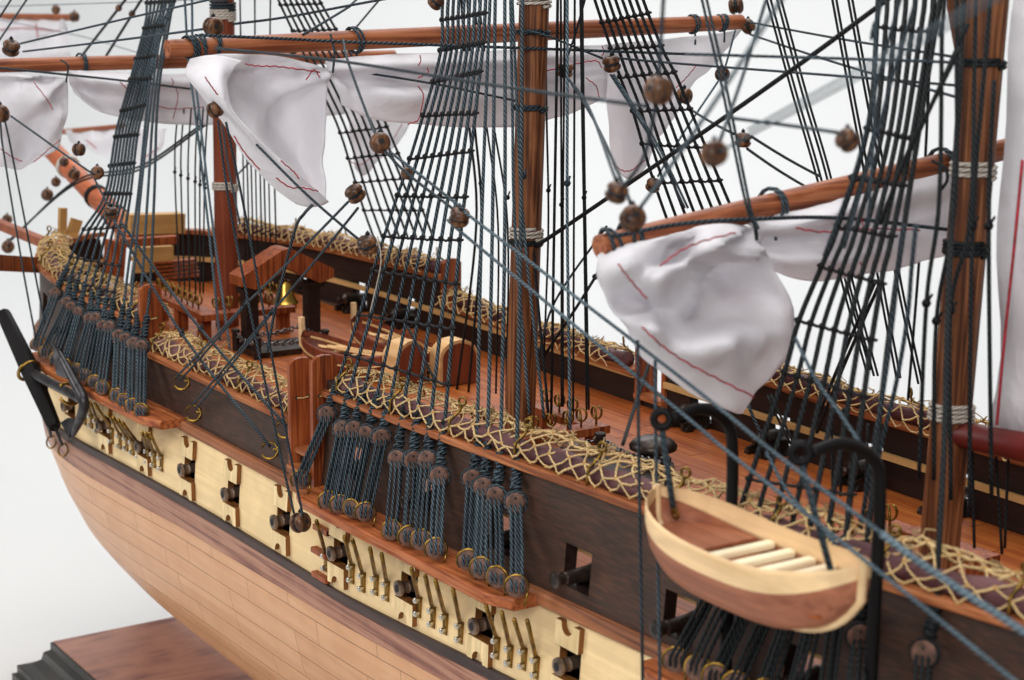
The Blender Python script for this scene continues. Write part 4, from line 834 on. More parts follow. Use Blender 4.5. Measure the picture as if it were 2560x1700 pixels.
# ------------------------------------------------------------------ ring bolts on the bulwark
for k, x, y in ((4, 1245, 1070), (4, 1325, 1285), (4, 1955, 1395), (4, 1850, 1540)):
    p = onsurf(q(k, x, y), lambda x, z: H(x, z)+.32); mb = MB(); mb.torus(p, (.78, -.5, .25), .36, .06, 16, 5, .5, 6.0); mb.tube([p+V3(.15, .1, .05), p+V3(.2, .5, .1)], .06, 5); obj('ring_bolt', mb, 'brass', hull, angle=180)

# ------------------------------------------------------------------ belfry, bell, fife rails, deck gear
bx = -23.2
t = thing('belfry', (bx, 0, ZD), 'peaked red-brown wooden belfry on two dark posts behind the waist', 'belfry')
for yy, v in ((-1.75, 0), (1.95, 0)):
    mb = MB(); mb.box((bx-.2, yy, .45), (.36, .36, 1.75)); mb.box((bx-.2, yy, -1.1), (.48, .48, .22)); mb.box((bx-.2, yy, 2.0), (.5, .55, .14)); obj('post', mb, 'inner', t)
for sd in (-1, 1):
    yc = .2; a = V3(bx, yc, 4.15); b = V3(bx, yc+sd*2.75, 2.9); mb = MB(); lo = .75
    poly = [(0, 4.15), (.28*1, 4.1), (2.75, 2.85), (2.75, 2.35), (1.9, 2.12), (0.0, 3.1)]
    mb.prism([V3(bx-.95, yc+sd*p, z) for p, z in poly], (1.5, 0, 0)); obj('roof_slope', mb, 'board', t, smooth=False)
mb = MB(); b0 = on((712, 700), 0, bx); mb.lathe(b0, (0, 0, -1), [(-.05, .06), (0, .12), (.05, .3), (.2, .38), (.8, .46), (1.1, .62), (1.22, .72), (1.26, .7)], 20); obj('ship_bell', mb, 'bright', None, 'small polished brass bell hanging under the belfry', 'bell', angle=50)
def pin(p, parent, up=.75, mat='brass', tilt=0):
    mb = MB(); P = [p+V3(math.sin(a)*.2*(1 if abs(a) < 2.6 else .6)+tilt*.1, math.sin(a)*.12, .55+.0-.3*math.cos(a)*1.0) for a in np.linspace(-math.pi, math.pi, 15)]
    mb.tube([p-V3(0, 0, .1), p+V3(0, 0, .25)]+P[1:-1], .055, 5); return obj('eye_pin', mb, mat, parent, angle=180)
def fife(name, label, segs, zr, legs, pins):
    t = thing(name, (segs[0][0][0], segs[0][0][1], ZD), label, 'fife rail', 'fife rails around the masts')
    for a, b in segs: mb = MB(); mb.bar(V3(*a, zr), V3(*b, zr), .48, .17); obj('rail', mb, 'board', t)
    for x, y in legs: mb = MB(); mb.box((x, y, (ZD+zr-.17)/2), (.3, .3, (zr-.17-ZD)/2)); obj('leg', mb, 'board', t)
    for x, y in pins: pin(V3(x, y, zr+.17), t)
fife('fife_rail', 'red-brown fife rail with brass eye pins around the foremast', [((-34.2, -2.5), (-27.1, -2.7)), ((-26.7, -3.2), (-26.4, 2.3)), ((-33.5, 2.5), (-27, 2.4))], .1, [(-33.5, -2.5), (-27.4, -2.6), (-26.6, 1.8), (-32.8, 2.5), (-30.5, -2.6)],
     [(-33.6+.8*i, -2.5-.02*i) for i in range(8)]+[(-26.65, -2.2+.8*i) for i in range(6)]+[(-33+.9*i, 2.45) for i in range(7)])
fife('fife_rail', 'red-brown fife rail with brass eye pins aft of the mainmast', [((-1.6, -2.4), (2.3, -2.4)), ((2.65, -2.9), (2.65, 2.6)), ((-1.6, 2.1), (2.15, 2.1))], -.3, [(2.65, -2.4), (2.65, 2.1), (-1.2, -2.4), (-1.2, 2.1)], [(2.65, y) for y in (-2, -1.1, -.2, .7, 1.4, 2.2)]+[(x, 2.1) for x in (-1, 0, 1)]+[(x, -2.4) for x in (-1, 0.2, 1.2)])
fife('fife_rail', 'dark red fife rail with brass eye pins before the mizzenmast', [((20.2, -.9), (20.2, 3.2)), ((20.7, -.6), (24.5, -.6)), ((20.7, 2.9), (24.5, 2.9))], -.2, [(20.3, -.6), (20.3, 2.9), (24, -.6), (24, 2.9)], [(20.2, y) for y in (-.3, .6, 1.5, 2.4)])
def chain(a, b, label, sag=.15, n=None, r=.13):
    a, b = V3(*a), V3(*b); n = n or int(np.linalg.norm(b-a)/(r*1.65)); mb = MB(); d = (b-a)/np.linalg.norm(b-a)
    for i in range(n+1):
        f = i/n; p = lerp(a, b, f)-V3(0, 0, 4*sag*f*(1-f)); nr = np.cross(d, V3(0, 0, 1) if i % 2 else V3(.3, .9, .1)); mb.torus(p, nr, r, .045, 8, 4, x=d)
    return obj('deck_chain', mb, 'chain', None, label, 'chain', 'chains slung around the hatches', angle=180)
for i, (x0, x1, y0, y1) in enumerate(((-23.8, -21.2, -2.4, 1.6), (3.9, 8.4, -2.5, 1.5))):
    nm = 'fore' if i == 0 else 'after'
    mb = MB(); mb.box(((x0+x1)/2, (y0+y1)/2, ZD+.16), ((x1-x0)/2, (y1-y0)/2, .16)); t = thing('hatch', ((x0+x1)/2, (y0+y1)/2, ZD), 'dark %s hatch coaming with chain slung on small posts' % nm, 'hatch', 'deck hatches'); obj('coaming', mb, 'gunblack' if i == 0 else 'inner', t)
    C = [(x0, y0), (x1, y0), (x1, y1), (x0, y1)]
    for x, y in C: mb = MB(); mb.lathe((x, y, ZD), (0, 0, 1), [(0, .2), (1.0, .2), (1.02, .24), (1.15, .24), (1.2, .15)], 10); obj('post', mb, 'inner', t, angle=40)
    for j in range(4):
        a, b = C[j], C[(j+1) % 4]
        for k in (0,): chain((*a, ZD+.95), (*b, ZD+.95), 'bright steel chain on the %s side of the %s hatch' % (('near', 'stern', 'far', 'bow')[j], nm), .25)
cpt = on((1632, 1150), 2, -.9); t = thing('capstan', (cpt[0], cpt[1], ZD), 'shiny black domed capstan on deck beside the hanging boat', 'capstan')
mb = MB(); mb.lathe((cpt[0], cpt[1], ZD), (0, 0, 1), [(0, .9), (.25, .9), (.3, .65), (.9, .6)], 20); obj('barrel', mb, 'gunblack', t, angle=40)
mb = MB(); mb.lathe((cpt[0], cpt[1], ZD+.9), (0, 0, 1), [(0, 1.0), (.15, 1.02), (.35, .85), (.5, .5), (.56, .1)], 24); obj('drumhead', mb, 'gunblack', t, angle=60)
# bow timbers
t = thing('bowsprit', (-44.5, 0, 1.6), 'thick reddish bowsprit rising to the left beyond the bow rail', 'bowsprit')
s0 = V3(-43.0, 0, 1.9); s1 = on((128, 372), 1, 0.0); s2 = s0+(s1-s0)*2.2; mb = MB(); mb.tube([s0, s1, s2], [.72, .66, .5], 18); obj('spar', mb, 'spar', t, angle=60)
for f_, m_ in ((.22, 'rope'), (.44, 'ropeblack'), (.78, 'white')):
    mb = MB(); d = (s1-s0)/np.linalg.norm(s1-s0); [mb.torus(lerp(s0, s1, f_)+d*k*.13, d, .74, .08, 16, 5) for k in range(3)]; obj('seizing', mb, m_, t, angle=180)
def timber(name, a, b, w_, h_, mat, label, cat): mb = MB(); mb.bar(a, b, w_, h_); return obj(name, mb, mat, None, label, cat)
timber('cathead', V3(-39.6, -7.0, 1.35), on((-40, 655), 1, -12.5), .5, .45, 'board', 'red-brown cathead beam jutting out past the left edge', 'cathead')
timber('boomkin', V3(-42.5, -5.6, 2.0), on((-40, 545), 1, -5.0), .28, .28, 'board', 'thin red-brown boomkin slanting up to the left edge above the cathead', 'boomkin')
timber('bow_bitt', on((318, 560), 0, -40.5), on((455, 556), 0, -40.5), .5, .6, 'cream', 'cream cross beam standing behind the fore shrouds at the bow', 'beam')
timber('bow_beam', on((305, 607), 0, -38.5), on((440, 598), 0, -38.5), .4, .24, 'board', 'red-brown cross beam below the cream one at the bow', 'beam')
timber('bow_bulkhead', on((335, 650), 0, -37.5), on((430, 645), 0, -37.5), .25, .75, 'cream', 'pale panel under the beams at the bow, left of the foremast', 'panel')
t = thing('bow_ladder', on((380, 700), 2, ZD), 'small red-brown ladder of steps under the bow beams', 'ladder')
for k in range(5): mb = MB(); c = on((440, 690-9*k), 0, -37.0+.0*k); mb.box(c+V3(.35-.12*k, 0, 0), (.25, 1.3, .06)); obj('step', mb, 'board', t)
timber('bow_post', on((155, 600), 0, -44.6), on((157, 520), 0, -44.6), .22, .22, 'cream', 'upright cream post on the bow rail left of the bowsprit', 'post')
timber('bow_post', on((178, 592), 0, -44.6), on((192, 548), 0, -44.6), .3, .3, 'cream', 'short cream knee on the bow rail at the foot of the bowsprit', 'post')
mb = MB(); mb.bar(on((290, 600), 0, -40.0), on((283, 690), 0, -40.0), .5, .5, (0, 1, 0)); obj('bow_stanchion', mb, 'board', None, 'stout red-brown post behind the fore shrouds', 'post')
for (u, v) in ((114, 635), (152, 640), (165, 655)):
    p = on((u, v), 1, -7.6); mb = MB(); mb.torus(p+V3(0, 0, .1), (.6, -.8, 0), .24, .065, 12, 5); mb.tube([p-V3(0, 0, .12), p-V3(0, 0, .7)], .06, 5); obj('eye_bolt', mb, 'brass', hull, angle=180)
# ------------------------------------------------------------------ pulley blocks
OW = ['first', 'second', 'third', 'fourth', 'fifth', 'sixth', 'seventh', 'eighth', 'ninth', 'tenth', 'eleventh', 'twelfth', 'thirteenth']
def block(u, v, dpx, y, scr, label, turn=0.0):
    c = on((u, v), 1, y); _, d = px(c); r = dpx/2*d/FPX; ax = RT*scr[0]+UP*scr[1]-FW*scr[2]; ax /= np.linalg.norm(ax); h = r*.86
    t = thing('pulley_block', c-V3(0, 0, r), label, 'pulley', 'wooden pulley blocks')
    mb = MB(); mb.lathe(c-ax*h, ax, [(0, r*.5), (.06*h, r*.66), (.3*h, r*.9), (.6*h, r), (.8*h, r*.95), (.88*h, r*.66), (1.12*h, r*.66), (1.2*h, r*.95), (1.4*h, r), (1.7*h, r*.9), (1.94*h, r*.66), (2*h, r*.5)], 18); b = obj('shell', mb, 'block', t, angle=38)
    mb = MB()
    for s in (-1, 1): mb.lathe(c+ax*(h*.97)*s, ax*s, [(0, r*.27), (.05*r, r*.27)], 10)
    obj('hole', mb, 'hole', b, smooth=False)
    mb = MB(); mb.torus(c, ax, r*.76, r*.11, 16, 5); e = np.cross(ax, FW); e /= np.linalg.norm(e); k = c+UP*r*1.05; mb.ball(k, r*.25, 6, 5); mb.tube([c+ax*h*.3+UP*r*.3, k+UP*r*.3], r*.1, 5); obj('strop', mb, 'rope', t, angle=180)
    return c
V_, D1, D2, HX = (.35, .15, 1), (.8, .45, .35), (.75, -.5, .4), (.9, .1, .25)
BL = [(533, 67, 50, -14.5, (.5, -.15, .8), 'brown block lashed to the near end of the main yard'), (735, 108, 52, -9, (.8, .3, .4), 'brown block on top of the main yard left of the shrouds'),
 (28, 120, 44, -13.5, (.3, .8, .5), 'brown block above the fore yard near the left edge'), (0, 285, 46, -13, (.9, .1, .4), 'brown block cut by the left edge in front of the fore sail'),
 (538, 274, 42, -14, (.8, .35, .5), 'brown block under the near corner of the main sail'), (197, 374, 33, -11.5, (.9, 0, .35), 'small block hanging below the fore yard, above two others'),
 (185, 435, 30, -3, (.8, -.5, .3), 'small dark block in front of the bowsprit band'), (243, 432, 34, -11.5, (.4, .1, .9), 'small block touching the left edge of the fore shrouds'),
 (277, 532, 36, -11, (.15, 1, .35), 'small block low on the fore shrouds with blue ropes below'), (1090, 5, 40, -6, (.7, .7, .3), 'block cut by the top edge left of the main shrouds'),
 (950, 357, 52, -11.5, (.25, .1, 1), 'round block hanging left of the main shrouds, hole facing us'), (888, 484, 50, -11, (-.5, .8, .4), 'block left of the main shrouds where two ropes cross below'),
 (1017, 433, 30, -9.5, V_, 'small dark block behind the main shrouds'), (1149, 543, 52, -11.5, (.2, .75, .6), 'block in front of the lower main shrouds with two long ropes aft'),
 (1413, 175, 42, 1.5, (.1, .9, .45), 'block right of the mainmast in front of the sail'), (1529, 160, 46, 3, (-.2, .9, .3), 'block before the far main shrouds at yard height'),
 (1646, 226, 72, -17, (-.8, .1, .6), 'large blurred block in front of the far corner of the main sail'), (1542, 481, 58, -16, (.3, .85, .4), 'blurred block above the end of the mizzen yard, upper one'),
 (1582, 546, 66, -15, (.2, .3, .9), 'blurred block lashed on the end of the mizzen yard'), (1633, 463, 38, 5, (.2, .7, .5), 'small dark block on the far main shrouds'),
 (1711, 240, 42, 8, (.85, -.2, .45), 'dark block at the hanging far corner of the main sail'), (1840, 15, 42, 14.5, (1, .1, .2), 'dark block above the far end of the main yard'),
 (1870, 66, 38, 14.5, (.6, .5, .35), 'brown block just under the far end of the main yard'), (1806, 186, 36, 12, (.5, -.1, .9), 'block hanging below the far end of the main yard'),
 (1786, 384, 66, -18, V_, 'large blurred block floating right of centre, hole facing us'), (1858, 350, 42, -1, (.1, 1, .2), 'grey block between two thin ropes right of centre'),
 (2119, 350, 60, -12.5, (-.75, .55, .4), 'blurred block at the edge of the mizzen shrouds'), (919, 612, 52, -11, (-.2, .85, .5), 'block in front of the shrouds above the far rail'),
 (751, 1306, 52, -12.2, (.8, .2, .6), 'brown block hanging in front of the main channel'), (140, 24, 22, 10, V_, 'tiny far block near the spar at the top left'),
 (186, 42, 26, 10, HX, 'tiny far block at the end of the spar at top left'), (297, 20, 17, 0, V_, 'tiny dark block on the left of two slanting stays'), (330, 35, 17, 0, V_, 'tiny dark block on the right of two slanting stays'),
 (118, 487, 30, 0, V_, 'dark far block left of the bowsprit'), (18, 549, 26, -2, V_, 'small far block above the boomkin at the left edge'), (20, 617, 32, -4, V_, 'round dark block between boomkin and cathead'), (140, 455, 24, 0, V_, 'small dark block against the bowsprit'), (160, 405, 24, -1.2, V_, 'dark block on the upper bowsprit')]
for b in BL: block(*b)

# ------------------------------------------------------------------ running rigging
RAD = {'t': .03, 's': .052, 'm': .068, 'b': .088}
def rope(label, pts, ys, size='s', mat='rope', group='running rigging', knots=()):
    ys = list(ys) if hasattr(ys, '__len__') else [ys]*len(pts); P = [on(p, 1, y) for p, y in zip(pts, ys)]
    for k, k2 in ((0, 1), (-1, -2)):                      # lines that leave the picture run on
        if pts[k][1] <= 2 or pts[k][0] <= 0 or pts[k][0] >= 2559 or pts[k][1] >= 1699:
            d = P[k]-P[k2]; e = P[k]+d/np.linalg.norm(d)*(13 if pts[k][1] <= 2 else 7); P = [e]+P if k == 0 else P+[e]
    mb = MB(); mb.tube(smoothpts(P, 8) if len(P) > 2 else [lerp(P[0], P[1], i/6)-V3(0, 0, .05*math.sin(math.pi*i/6)) for i in range(7)], RAD[size], 6)
    for k in knots: p = on(k[:2], 1, k[2]); mb.ball(p, RAD[size]*2.2, 6, 5); mb.tube([p, p+V3(.25, -.05, .3)], RAD[size]*.8, 4)
    return obj('rope', mb, mat, None, label, 'rope', group, angle=180)
g = 'running rigging'
rope('blue rope slanting across the top left corner, outer', [(0, 98), (66, 0)], -13, 's', 'ropeblue'); rope('blue rope slanting across the top left corner, inner', [(0, 42), (27, 0)], -13, 's', 'rope')
rope('rope from the upper left block up to the top edge', [(51, 109), (300, 50), (520, 0)], [-13.5, -12, -11]); rope('rope from the upper left block to the main yard end', [(58, 129), (300, 100), (506, 73)], [-13.5, -14, -14.5])
rope('nearly level thin rope along the top left edge', [(0, 16), (250, 8), (420, 2)], 2, 't'); rope('nearly level faint rope below the top left spar', [(0, 50), (200, 90), (345, 132)], 8, 't')
for i, (a, b) in enumerate((((208, 135), (313, 0)), ((264, 142), (353, 0)))): rope('dark forestay at top left, %s of two' % ('left', 'right')[i], [a, b], 0, 'b', 'ropeblack')
rope('rope from the main yard end block right to the top edge', [(583, 60), (720, 42), (948, 0)], [-14.5, -12, -9]); rope('rope from the middle of the yard up to the top edge', [(757, 87), (868, 20), (890, 0)], [-9, -6, -5])
rope('dark rope rising from behind the yard left of the shrouds', [(868, 95), (948, 0)], 4)
rope('long foot rope along the front of the main yard', [(500, 88), (735, 98), (850, 104), (1300, 120), (1710, 135)], [-15.3, -11, -9, -1, 7], 'm'); rope('long thin rope from the main yard to the mizzenmast', [(1710, 135), (2188, 149), (2410, 157)], [-9, -4, -1], 's')
rope('rope from the near yard end to the blurred block', [(539, 120), (850, 153), (1240, 214), (1619, 266)], [-15, -15.3, -16, -17]); rope('rope from the yard to the ring on the mainmast', [(850, 173), (1076, 208), (1290, 252)], [-7, -4, -.7])
rope('rope hanging from the yard to the round block', [(858, 100), (872, 160), (930, 317), (945, 335)], [-9, -10, -11, -11.4]); rope('two-part rope between round block and lower block', [(960, 375), (1017, 433), (1140, 528)], [-11.5, -11.5, -11.5])
rope('second part of the rope between round block and lower block', [(975, 380), (1060, 445), (1160, 525)], [-11.5, -11.6, -11.5])
rope('long blue rope from the shroud block to the lower right corner, upper one', [(1160, 530), (1207, 565), (1710, 950), (1933, 1130), (2210, 1338)], [-11.5, -11.6, -12.5, -13.2, -13.8], 's', 'ropeblue')
rope('thick grey-blue rope at the lower right corner', [(2205, 1335), (2320, 1420), (2620, 1620)], [-13.8, -14, -14.4], 'b', 'ropeblue')
rope('long blue rope from the shroud block to the lower right corner, lower one', [(1140, 560), (1156, 583), (1680, 1013), (1820, 1130), (2174, 1410), (2540, 1705)], [-11.5, -11.6, -12.5, -12.9, -13.8, -14.6], 's', 'ropeblue')
rope('rope from the main sail corner down to the shroud block', [(641, 361), (760, 480), (860, 568), (905, 605)], [-13.5, -12.5, -11.5, -11])
for i, (p, k) in enumerate((([(284, 550), (455, 835), (674, 1115)], (455, 835, -9.85)), ([(300, 552), (400, 690), (503, 824), (714, 1064)], (503, 824, -9.85)))): rope('blue-grey rope from the low fore block to a ring, %s of two' % ('left', 'right')[i], p, [-11]+[-9.9]*(len(p)-1), 'm', knots=[k])
rope('long rope from the sail block to the hanging channel block, left one', [(545, 300), (583, 565), (689, 1080), (735, 1284)], [-14, -13.4, -12.5, -12.3], 's'); rope('long rope from the sail block to the hanging channel block, right one', [(565, 305), (619, 565), (715, 1080), (757, 1290)], [-14, -13.4, -12.5, -12.3], 's')
rope('thick rope from the sail corner down past the netting', [(788, 506), (760, 535), (736, 580), (690, 765), (668, 880)], [on((788, 506), 0, -1.6)[1], -10.9, -10.8, -10.4, -10], 'm')
for i, (a, b, c) in enumerate((((870, 505), (612, 762), (444, 947)), ((895, 520), (677, 783), (484, 1017)))):
    rope('rope from the crossing block, %s upper part' % ('left', 'right')[i], [a, b], [-11, -10.4], 's'); k = b
    for dx in (-4, 5): rope('%s strand of the doubled rope to the %s ring' % ('upper' if dx < 0 else 'lower', ('upper', 'lower')[i]), [(b[0]+dx*.4, b[1]), (c[0]+dx, c[1]+dx)], [-10.4, -9.85], 's', knots=[(b[0], b[1], -10.4)] if dx < 0 else ())
rope('rope across the fore sail corner to a small block', [(27, 290), (215, 423), (232, 430)], [-13, -12, -11.5]); rope('short rope between two small fore blocks', [(237, 448), (273, 515)], -11.3)
rope('rope crossing the left edge below the fore sail, outer', [(0, 300), (9, 380), (56, 665), (90, 850)], [-13, -12.5, -11.6, -11.2], 's'); rope('rope crossing the left edge below the fore sail, inner', [(12, 300), (29, 380), (84, 665), (112, 810)], [-13, -12.5, -11.6, -11.2], 's')
for i in (0, 1): rope('dark slanting stay behind the foremast, %s strand' % ('upper', 'lower')[i], [(20, 608-5*i), (190, 452+7*i), (350, 441+8*i-25), (517, 302+8*i)], [-3, -2, 0, 1], 'm', 'ropeblack')
for i, (u0, u1) in enumerate(((437, 450), (452, 462), (470, 474), (488, 489), (500, 500), (512, 508))): rope('%s dark vertical fall from the left, left of the foremast' % OW[i], [(u0+8, 270), (u0, 420), (u1, 735)], [-1.5, -1.8, -2.6], 's', 'ropeblack', knots=[(u0, 430+8*i, -1.9)])
rope('pale blue fall in front of the foremast, left one', [(462, 0), (470, 140), (490, 300), (521, 565), (550, 853)], [-5, -5, -5, -5, -5], 'm', 'ropeblue'); rope('pale blue fall in front of the foremast, right one', [(480, 0), (482, 140), (500, 300), (532, 565), (575, 875)], [-5]*5, 'm', 'ropeblue')
for i, u in enumerate((612, 622, 632, 643, 654, 664, 676, 690)): rope('%s dark vertical fall to the right of the foremast' % OW[i], [(u-12+2*i, 0 if i % 3 == 0 else 360), (u-4, 420), (u+2, 690-4*i)], [2, 3, 3.5], 's', 'ropeblack')
rope('thin rope across the foremast below the sail', [(555, 310), (572, 420), (600, 560)], -6, 's'); rope('thin slanting rope right of the foremast', [(590, 440), (640, 390), (700, 330)], 3, 's', 'ropeblack')
cen = [((935, 0), (800, 1140), 3, 'm', 'ropeblack'), ((970, 0), (880, 1160), 3.2, 'm', 'ropeblack'), ((1085, 0), (1070, 1150), 2, 's', 'ropeblack'), ((1150, 0), (1140, 1230), 1, 's', 'ropeblack'), ((1200, 0), (1300, 1290), -2, 'm', 'ropeblue'), ((1260, 0), (1400, 1320), -2, 'm', 'ropeblue'), ((1320, 0), (1430, 1290), 0, 'm', 'ropeblack'), ((1430, 0), (1400, 900), 3, 's', 'ropeblack'), ((1470, 0), (1450, 1290), 1, 'm', 'ropeblack'), ((1520, 0), (1520, 1240), 2.1, 's', 'ropeblack'), ((1530, 0), (1530, 1240), 2.1, 's', 'ropeblack'), ((1560, 0), (1580, 1400), -2, 'm', 'ropeblue'), ((1605, 0), (1600, 1290), 1.4, 's', 'ropeblack'), ((1675, 0), (1692, 1260), 2.2, 's', 'ropeblack'), ((1685, 0), (1708, 1260), 2.2, 's', 'ropeblack')]
topx = [1150, 1165, 1180, 1190, 1275, 1278, 1350, 1362, 1395, 1402, 1412, 1418, 1437, 1450, 1455]
for i, (a, b, y, sz, m_) in enumerate(cen):
    side = 'left' if i < 6 else 'right'; A_, B_ = q(5, *a), q(5, *b); rope('%s vertical fall from the left, standing %s of the mainmast' % (OW[i if i < 6 else i-6], side), [(topx[i], -60), ((topx[i]+A_[0])/2, 280), A_, B_], [y*.4, y*.6, y*.8, y], sz, m_, knots=[(A_[0], 440+18*(i % 5), y*.75)] if i % 2 else ())
rope('dark stay slanting down behind the near boat to the mainmast foot', [q(5, 460, 690), q(5, 560, 870), q(5, 640, 1040)], 1, 'm', 'ropeblack')
mzf = [[(2362, 0), (2355, 73), (2348, 500), (2316, 758), (2297, 1200)], [(2392, 0), (2388, 500), (2341, 802), (2334, 1200)], [(2440, 0), (2426, 540), (2377, 776), (2377, 1250)], [(2476, 0), (2432, 565), (2423, 1290)], [(2485, 200), (2472, 565), (2479, 1250)]]
for i, p in enumerate(mzf): rope('%s dark fall from the left, hanging before the mizzenmast' % OW[i], p, -4.5+.5*i, 'm', 'ropeblack', knots=[(p[-2][0], p[-2][1], -4.5+.5*i)])
far = [[(1922, 0), (1985, 230), (2053, 466), (2108, 700), (2170, 925)], [(1948, 0), (2010, 230), (2075, 455), (2126, 700), (2190, 940)], [(2086, 0), (2130, 240), (2166, 437), (2199, 689), (2246, 945)], [(2126, 0), (2170, 240), (2206, 426), (2243, 682), (2301, 960)]]
for i, p in enumerate(far):
    for dx in (-5, 5): rope('%s strand of the %s doubled black backstay left of the mizzenmast' % ('left' if dx < 0 else 'right', OW[i]), [(u+dx, v) for u, v in p], [6.5, 7.3, 8.2, 9, 9.6], 's', 'ropeblack')
rope('long dark stay from the mainmast foot up to the mizzen top', [(1345, 612), (1422, 561), (1710, 364), (2000, 160), (2217, 0)], [0, 0, 0, 0, 0], 'b', 'ropeblack')
rope('pale blurred rope crossing the mizzen stay, close to us', [(1965, -20), (1830, 190), (1700, 382), (1600, 520)], [-20, -19, -17.5, -15.5], 's', 'ropeblue'); rope('blurred grey rope running from right top to the floating block', [(2540, -30), (2200, 165), (1880, 335), (1800, 380)], [-21, -20, -19, -18], 't', 'ropeblue'); rope('second blurred grey rope running beside it to the floating block', [(2500, -30), (2180, 155), (1870, 325)], [-21, -20, -19], 't', 'ropeblue')
for i, (p, ys) in enumerate((([(1860, 53), (2100, 97), (2385, 142)], [14.5, 8, 0]), ([(1875, 86), (2100, 160), (2410, 248)], [14.5, 8, 0]), ([(1550, 146), (1710, 160), (2100, 190), (2410, 215)], [3, 3, 1.5, 0]), ([(1722, 270), (1835, 335)], [8, -1]), ([(1878, 341), (2050, 441)], [-1, 4]), ([(1868, 372), (2020, 470)], [-1, 4]), ([(1827, 295), (1960, 312), (2093, 331)], [-12, -12.3, -12.5]))): rope('%s thin rope from the top, slanting right of the far yard end' % OW[i], p, ys)
for i in (0, 1): rope('mizzen yard lift running up to the top edge, %s strand' % ('left', 'right')[i], [(1755+12*i, 0), (1802+11*i, 204), (1864+9*i, 506), (1893+3*i, 572)], [-7, -7.3, -7.9, -8], 's')
rope('thin dark rope from the top edge to the floating block', [(1915, 0), (1860, 180), (1800, 352)], [-10, -12, -15]); rope('pale rope from the far yard end to the block below', [(1838, 76), (1816, 157), (1808, 175)], [13, 12, 12], 's', 'ropeblue'); rope('pale rope from that block down to the shrouds', [(1795, 204), (1700, 346), (1645, 440)], [12, 9, 6], 's', 'ropeblue')
rope('dark rope ringed on the mainmast, leading to the right block', [(1313, 76), (1371, 91), (1506, 146)], [-.7, 0, 3]); rope('rope from the top edge to the block right of the mast', [(1462, 0), (1440, 80), (1415, 153)], 1.5)
for i in (0, 1): rope('pale double rope falling from the far shroud block, %s' % ('left', 'right')[i], [(1526+7*i, 186), (1580+8*i, 270), (1640+8*i, 370), (1712+8*i, 520)], [3, 3.5, 4.5, 6], 's', 'ropeblue')
rope('grey rope from the right mast block to the blurred block', [(1415, 190), (1469, 262), (1542, 455)], [1.5, -5, -16]); rope('second grey rope from the right mast block down to the yard end', [(1420, 195), (1490, 310), (1560, 465), (1582, 530)], [1.5, -5, -14, -15])
rope('blurred rope above the large block at the top', [(1659, -10), (1652, 109), (1647, 195)], -17); rope('blurred rope below the large block to the yard end', [(1640, 262), (1610, 390), (1560, 465)], [-17, -16.5, -16])
rope('thin dark rope from the mizzen sail to behind the mainmast', [(1517, 565), (1389, 751), (1345, 889)], [4, 3, 2]); rope('thick dark rope from the mizzen sail corner to behind the mainmast', [(1490, 690), (1440, 770), (1360, 890)], [5, 4, 3], 'm', 'ropeblack', knots=[(1488, 692, 5)])
rope('dark rope from behind the sail to the netting near the gangway', [(1626, 900), (1592, 1000), (1557, 1111)], [-4, -6, -8.5], 'm', 'ropeblack')
rope('long straight rope dropping before the boat bow, left one', [(1594, 850), (1597, 1130), (1607, 1720)], [-12.4, -12.8, -13.2], 's'); rope('long straight rope dropping before the boat bow, right one', [(1638, 900), (1640, 1130), (1650, 1720)], [-12.4, -12.8, -13.2], 's')
rope('dark rope around the near end of the mizzen yard', [(1530, 592), (1700, 560), (1880, 548), (2100, 545), (2380, 575)], [-13, -10.5, -8, -4, 0], 'm'); rope('loop of rope over the mizzen yard near its mast', [(2330, 402), (2362, 420), (2368, 450), (2350, 478)], [-1.5, -1.4, -1.4, -1.4], 's', 'ropeblack')
rope('rope tied round the gather of the mizzen sail', [(1868, 515), (1885, 560), (1892, 600), (1890, 570)], -8, 's', 'ropeblack'); rope('rope tied round the gather of the main sail', [(826, 85), (836, 130), (832, 182)], -9.3, 's'); rope('rope tied round the gather of the fore sail', [(152, 150), (170, 165), (165, 205)], -9.2, 's', 'ropeblack')
rope('single white thread dangling among the main shrouds', [(944, 590), (952, 660), (926, 780), (929, 806)], -8, 't', 'white')
rope('dark rope along the front of the fore yard', [(-20, 168), (200, 190), (330, 204), (475, 222)], [-12.8, -8.6, -5.5, -2], 'm')

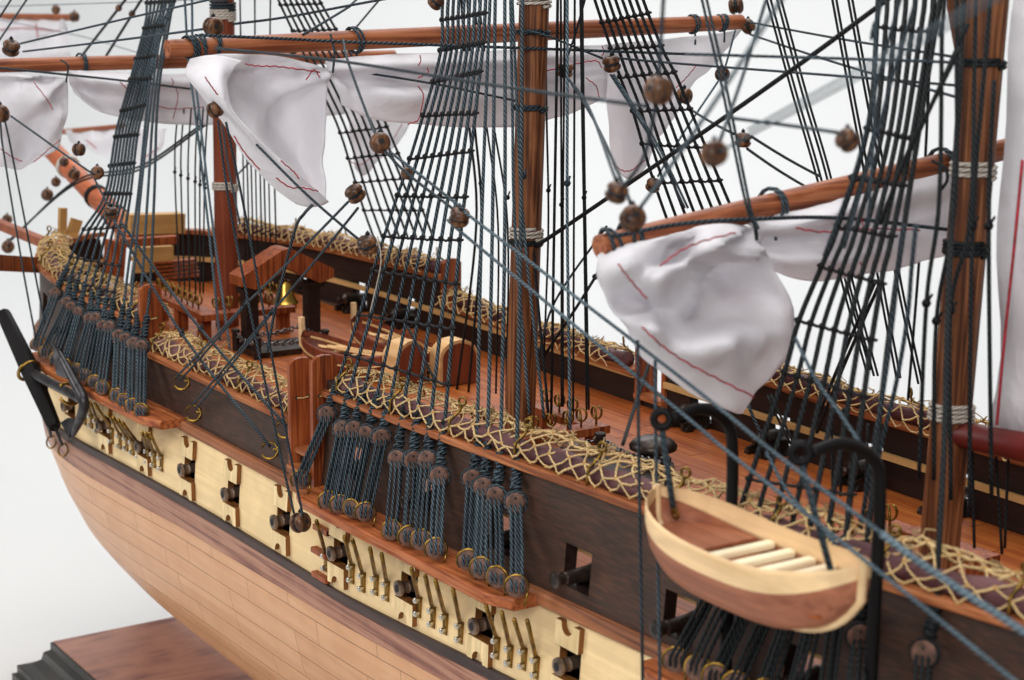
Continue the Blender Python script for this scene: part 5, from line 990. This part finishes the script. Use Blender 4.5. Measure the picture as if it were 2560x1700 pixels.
mz = [([(2190, 700), (2120, 860), (2078, 960), (2030, 1080)], 'm', 'ropeblack', 4), ([(2202, 702), (2132, 862), (2090, 962), (2042, 1082)], 'm', 'ropeblack', 4), ([(2290, 560), (2279, 670), (2268, 798), (2239, 965), (2199, 1133), (2170, 1330)], 'm', 'rope', -6), ([(2262, 560), (2246, 667), (2232, 798), (2210, 965), (2181, 1135), (2150, 1330)], 'm', 'rope', -7),
 ([(1988, 845), (2039, 947), (2101, 1035), (2148, 1104)], 's', 'ropeblue', -9.5), ([(1918, 988), (1977, 1111)], 's', 'ropeblack', 6), ([(1926, 985), (1986, 1108)], 's', 'ropeblack', 6), ([(1871, 1013), (1904, 1086)], 'm', 'rope', 2), ([(1915, 1130), (1977, 1239), (2093, 1363)], 's', 'ropeblue', -9.9), ([(2079, 1000), (2082, 1240)], 's', 'ropeblack', -3), ([(2108, 1020), (2101, 1240)], 's', 'ropeblack', -3), ([(2137, 1080), (2112, 1350)], 'm', 'ropeblack', -5),
 ([(2170, 1060), (2163, 1270)], 's', 'ropeblack', -2), ([(2428, 1000), (2436, 1370)], 's', 'ropeblack', 1), ([(2487, 1080), (2505, 1385)], 's', 'ropeblack', 1.5), ([(2523, 1080), (2512, 1370)], 's', 'ropeblack', 2), ([(2330, 0), (2318, 300), (2300, 620), (2270, 1000)], 's', 'ropeblack', 2), ([(2205, 0), (2190, 60), (2186, 300), (2170, 560)], 's', 'rope', -9), ([(2250, 0), (2200, 180), (2140, 420), (2060, 640)], 's', 'rope', -8.5), ([(2290, 0), (2235, 180), (2180, 380), (2110, 620)], 's', 'rope', -8), ([(2400, 120), (2340, 240), (2270, 380), (2200, 560)], 'm', 'ropeblack', -5), ([(2420, 60), (2330, 260), (2250, 430)], 'm', 'ropeblack', -4)]
PH = ['thick black rope slanting down left behind the mizzen shrouds, outer', 'thick black rope slanting down left behind the mizzen shrouds, inner', 'dark backstay steeply right of the mizzen shrouds, right one', 'dark backstay steeply right of the mizzen shrouds, left one', 'thin blue rope crossing the mizzen shrouds downwards to the right', 'black tackle strand below the mizzen sail corner, left', 'black tackle strand below the mizzen sail corner, right', 'short dark rope below the mizzen sail tip', 'blue rope crossing behind the right davit', 'short black fall behind the right davit head, left', 'short black fall behind the right davit head, middle', 'black fall just right of the davit head', 'black fall between the right davit and the mizzenmast', 'black fall right beside the mizzenmast foot', 'black fall under the red boom, left one', 'black fall under the red boom, right one', 'long black fall left of the mizzenmast', 'long dark rope along the left edge of the mizzen shrouds', 'dark rope fanning through the mizzen shrouds, left one', 'dark rope fanning through the mizzen shrouds, right one', 'thick black rope from the mizzenmast into the shrouds, lower', 'thick black rope from the mizzenmast into the shrouds, upper']
for (p_, sz, m_, y_), lb in zip(mz, PH): rope(lb, p_, y_, sz, m_)
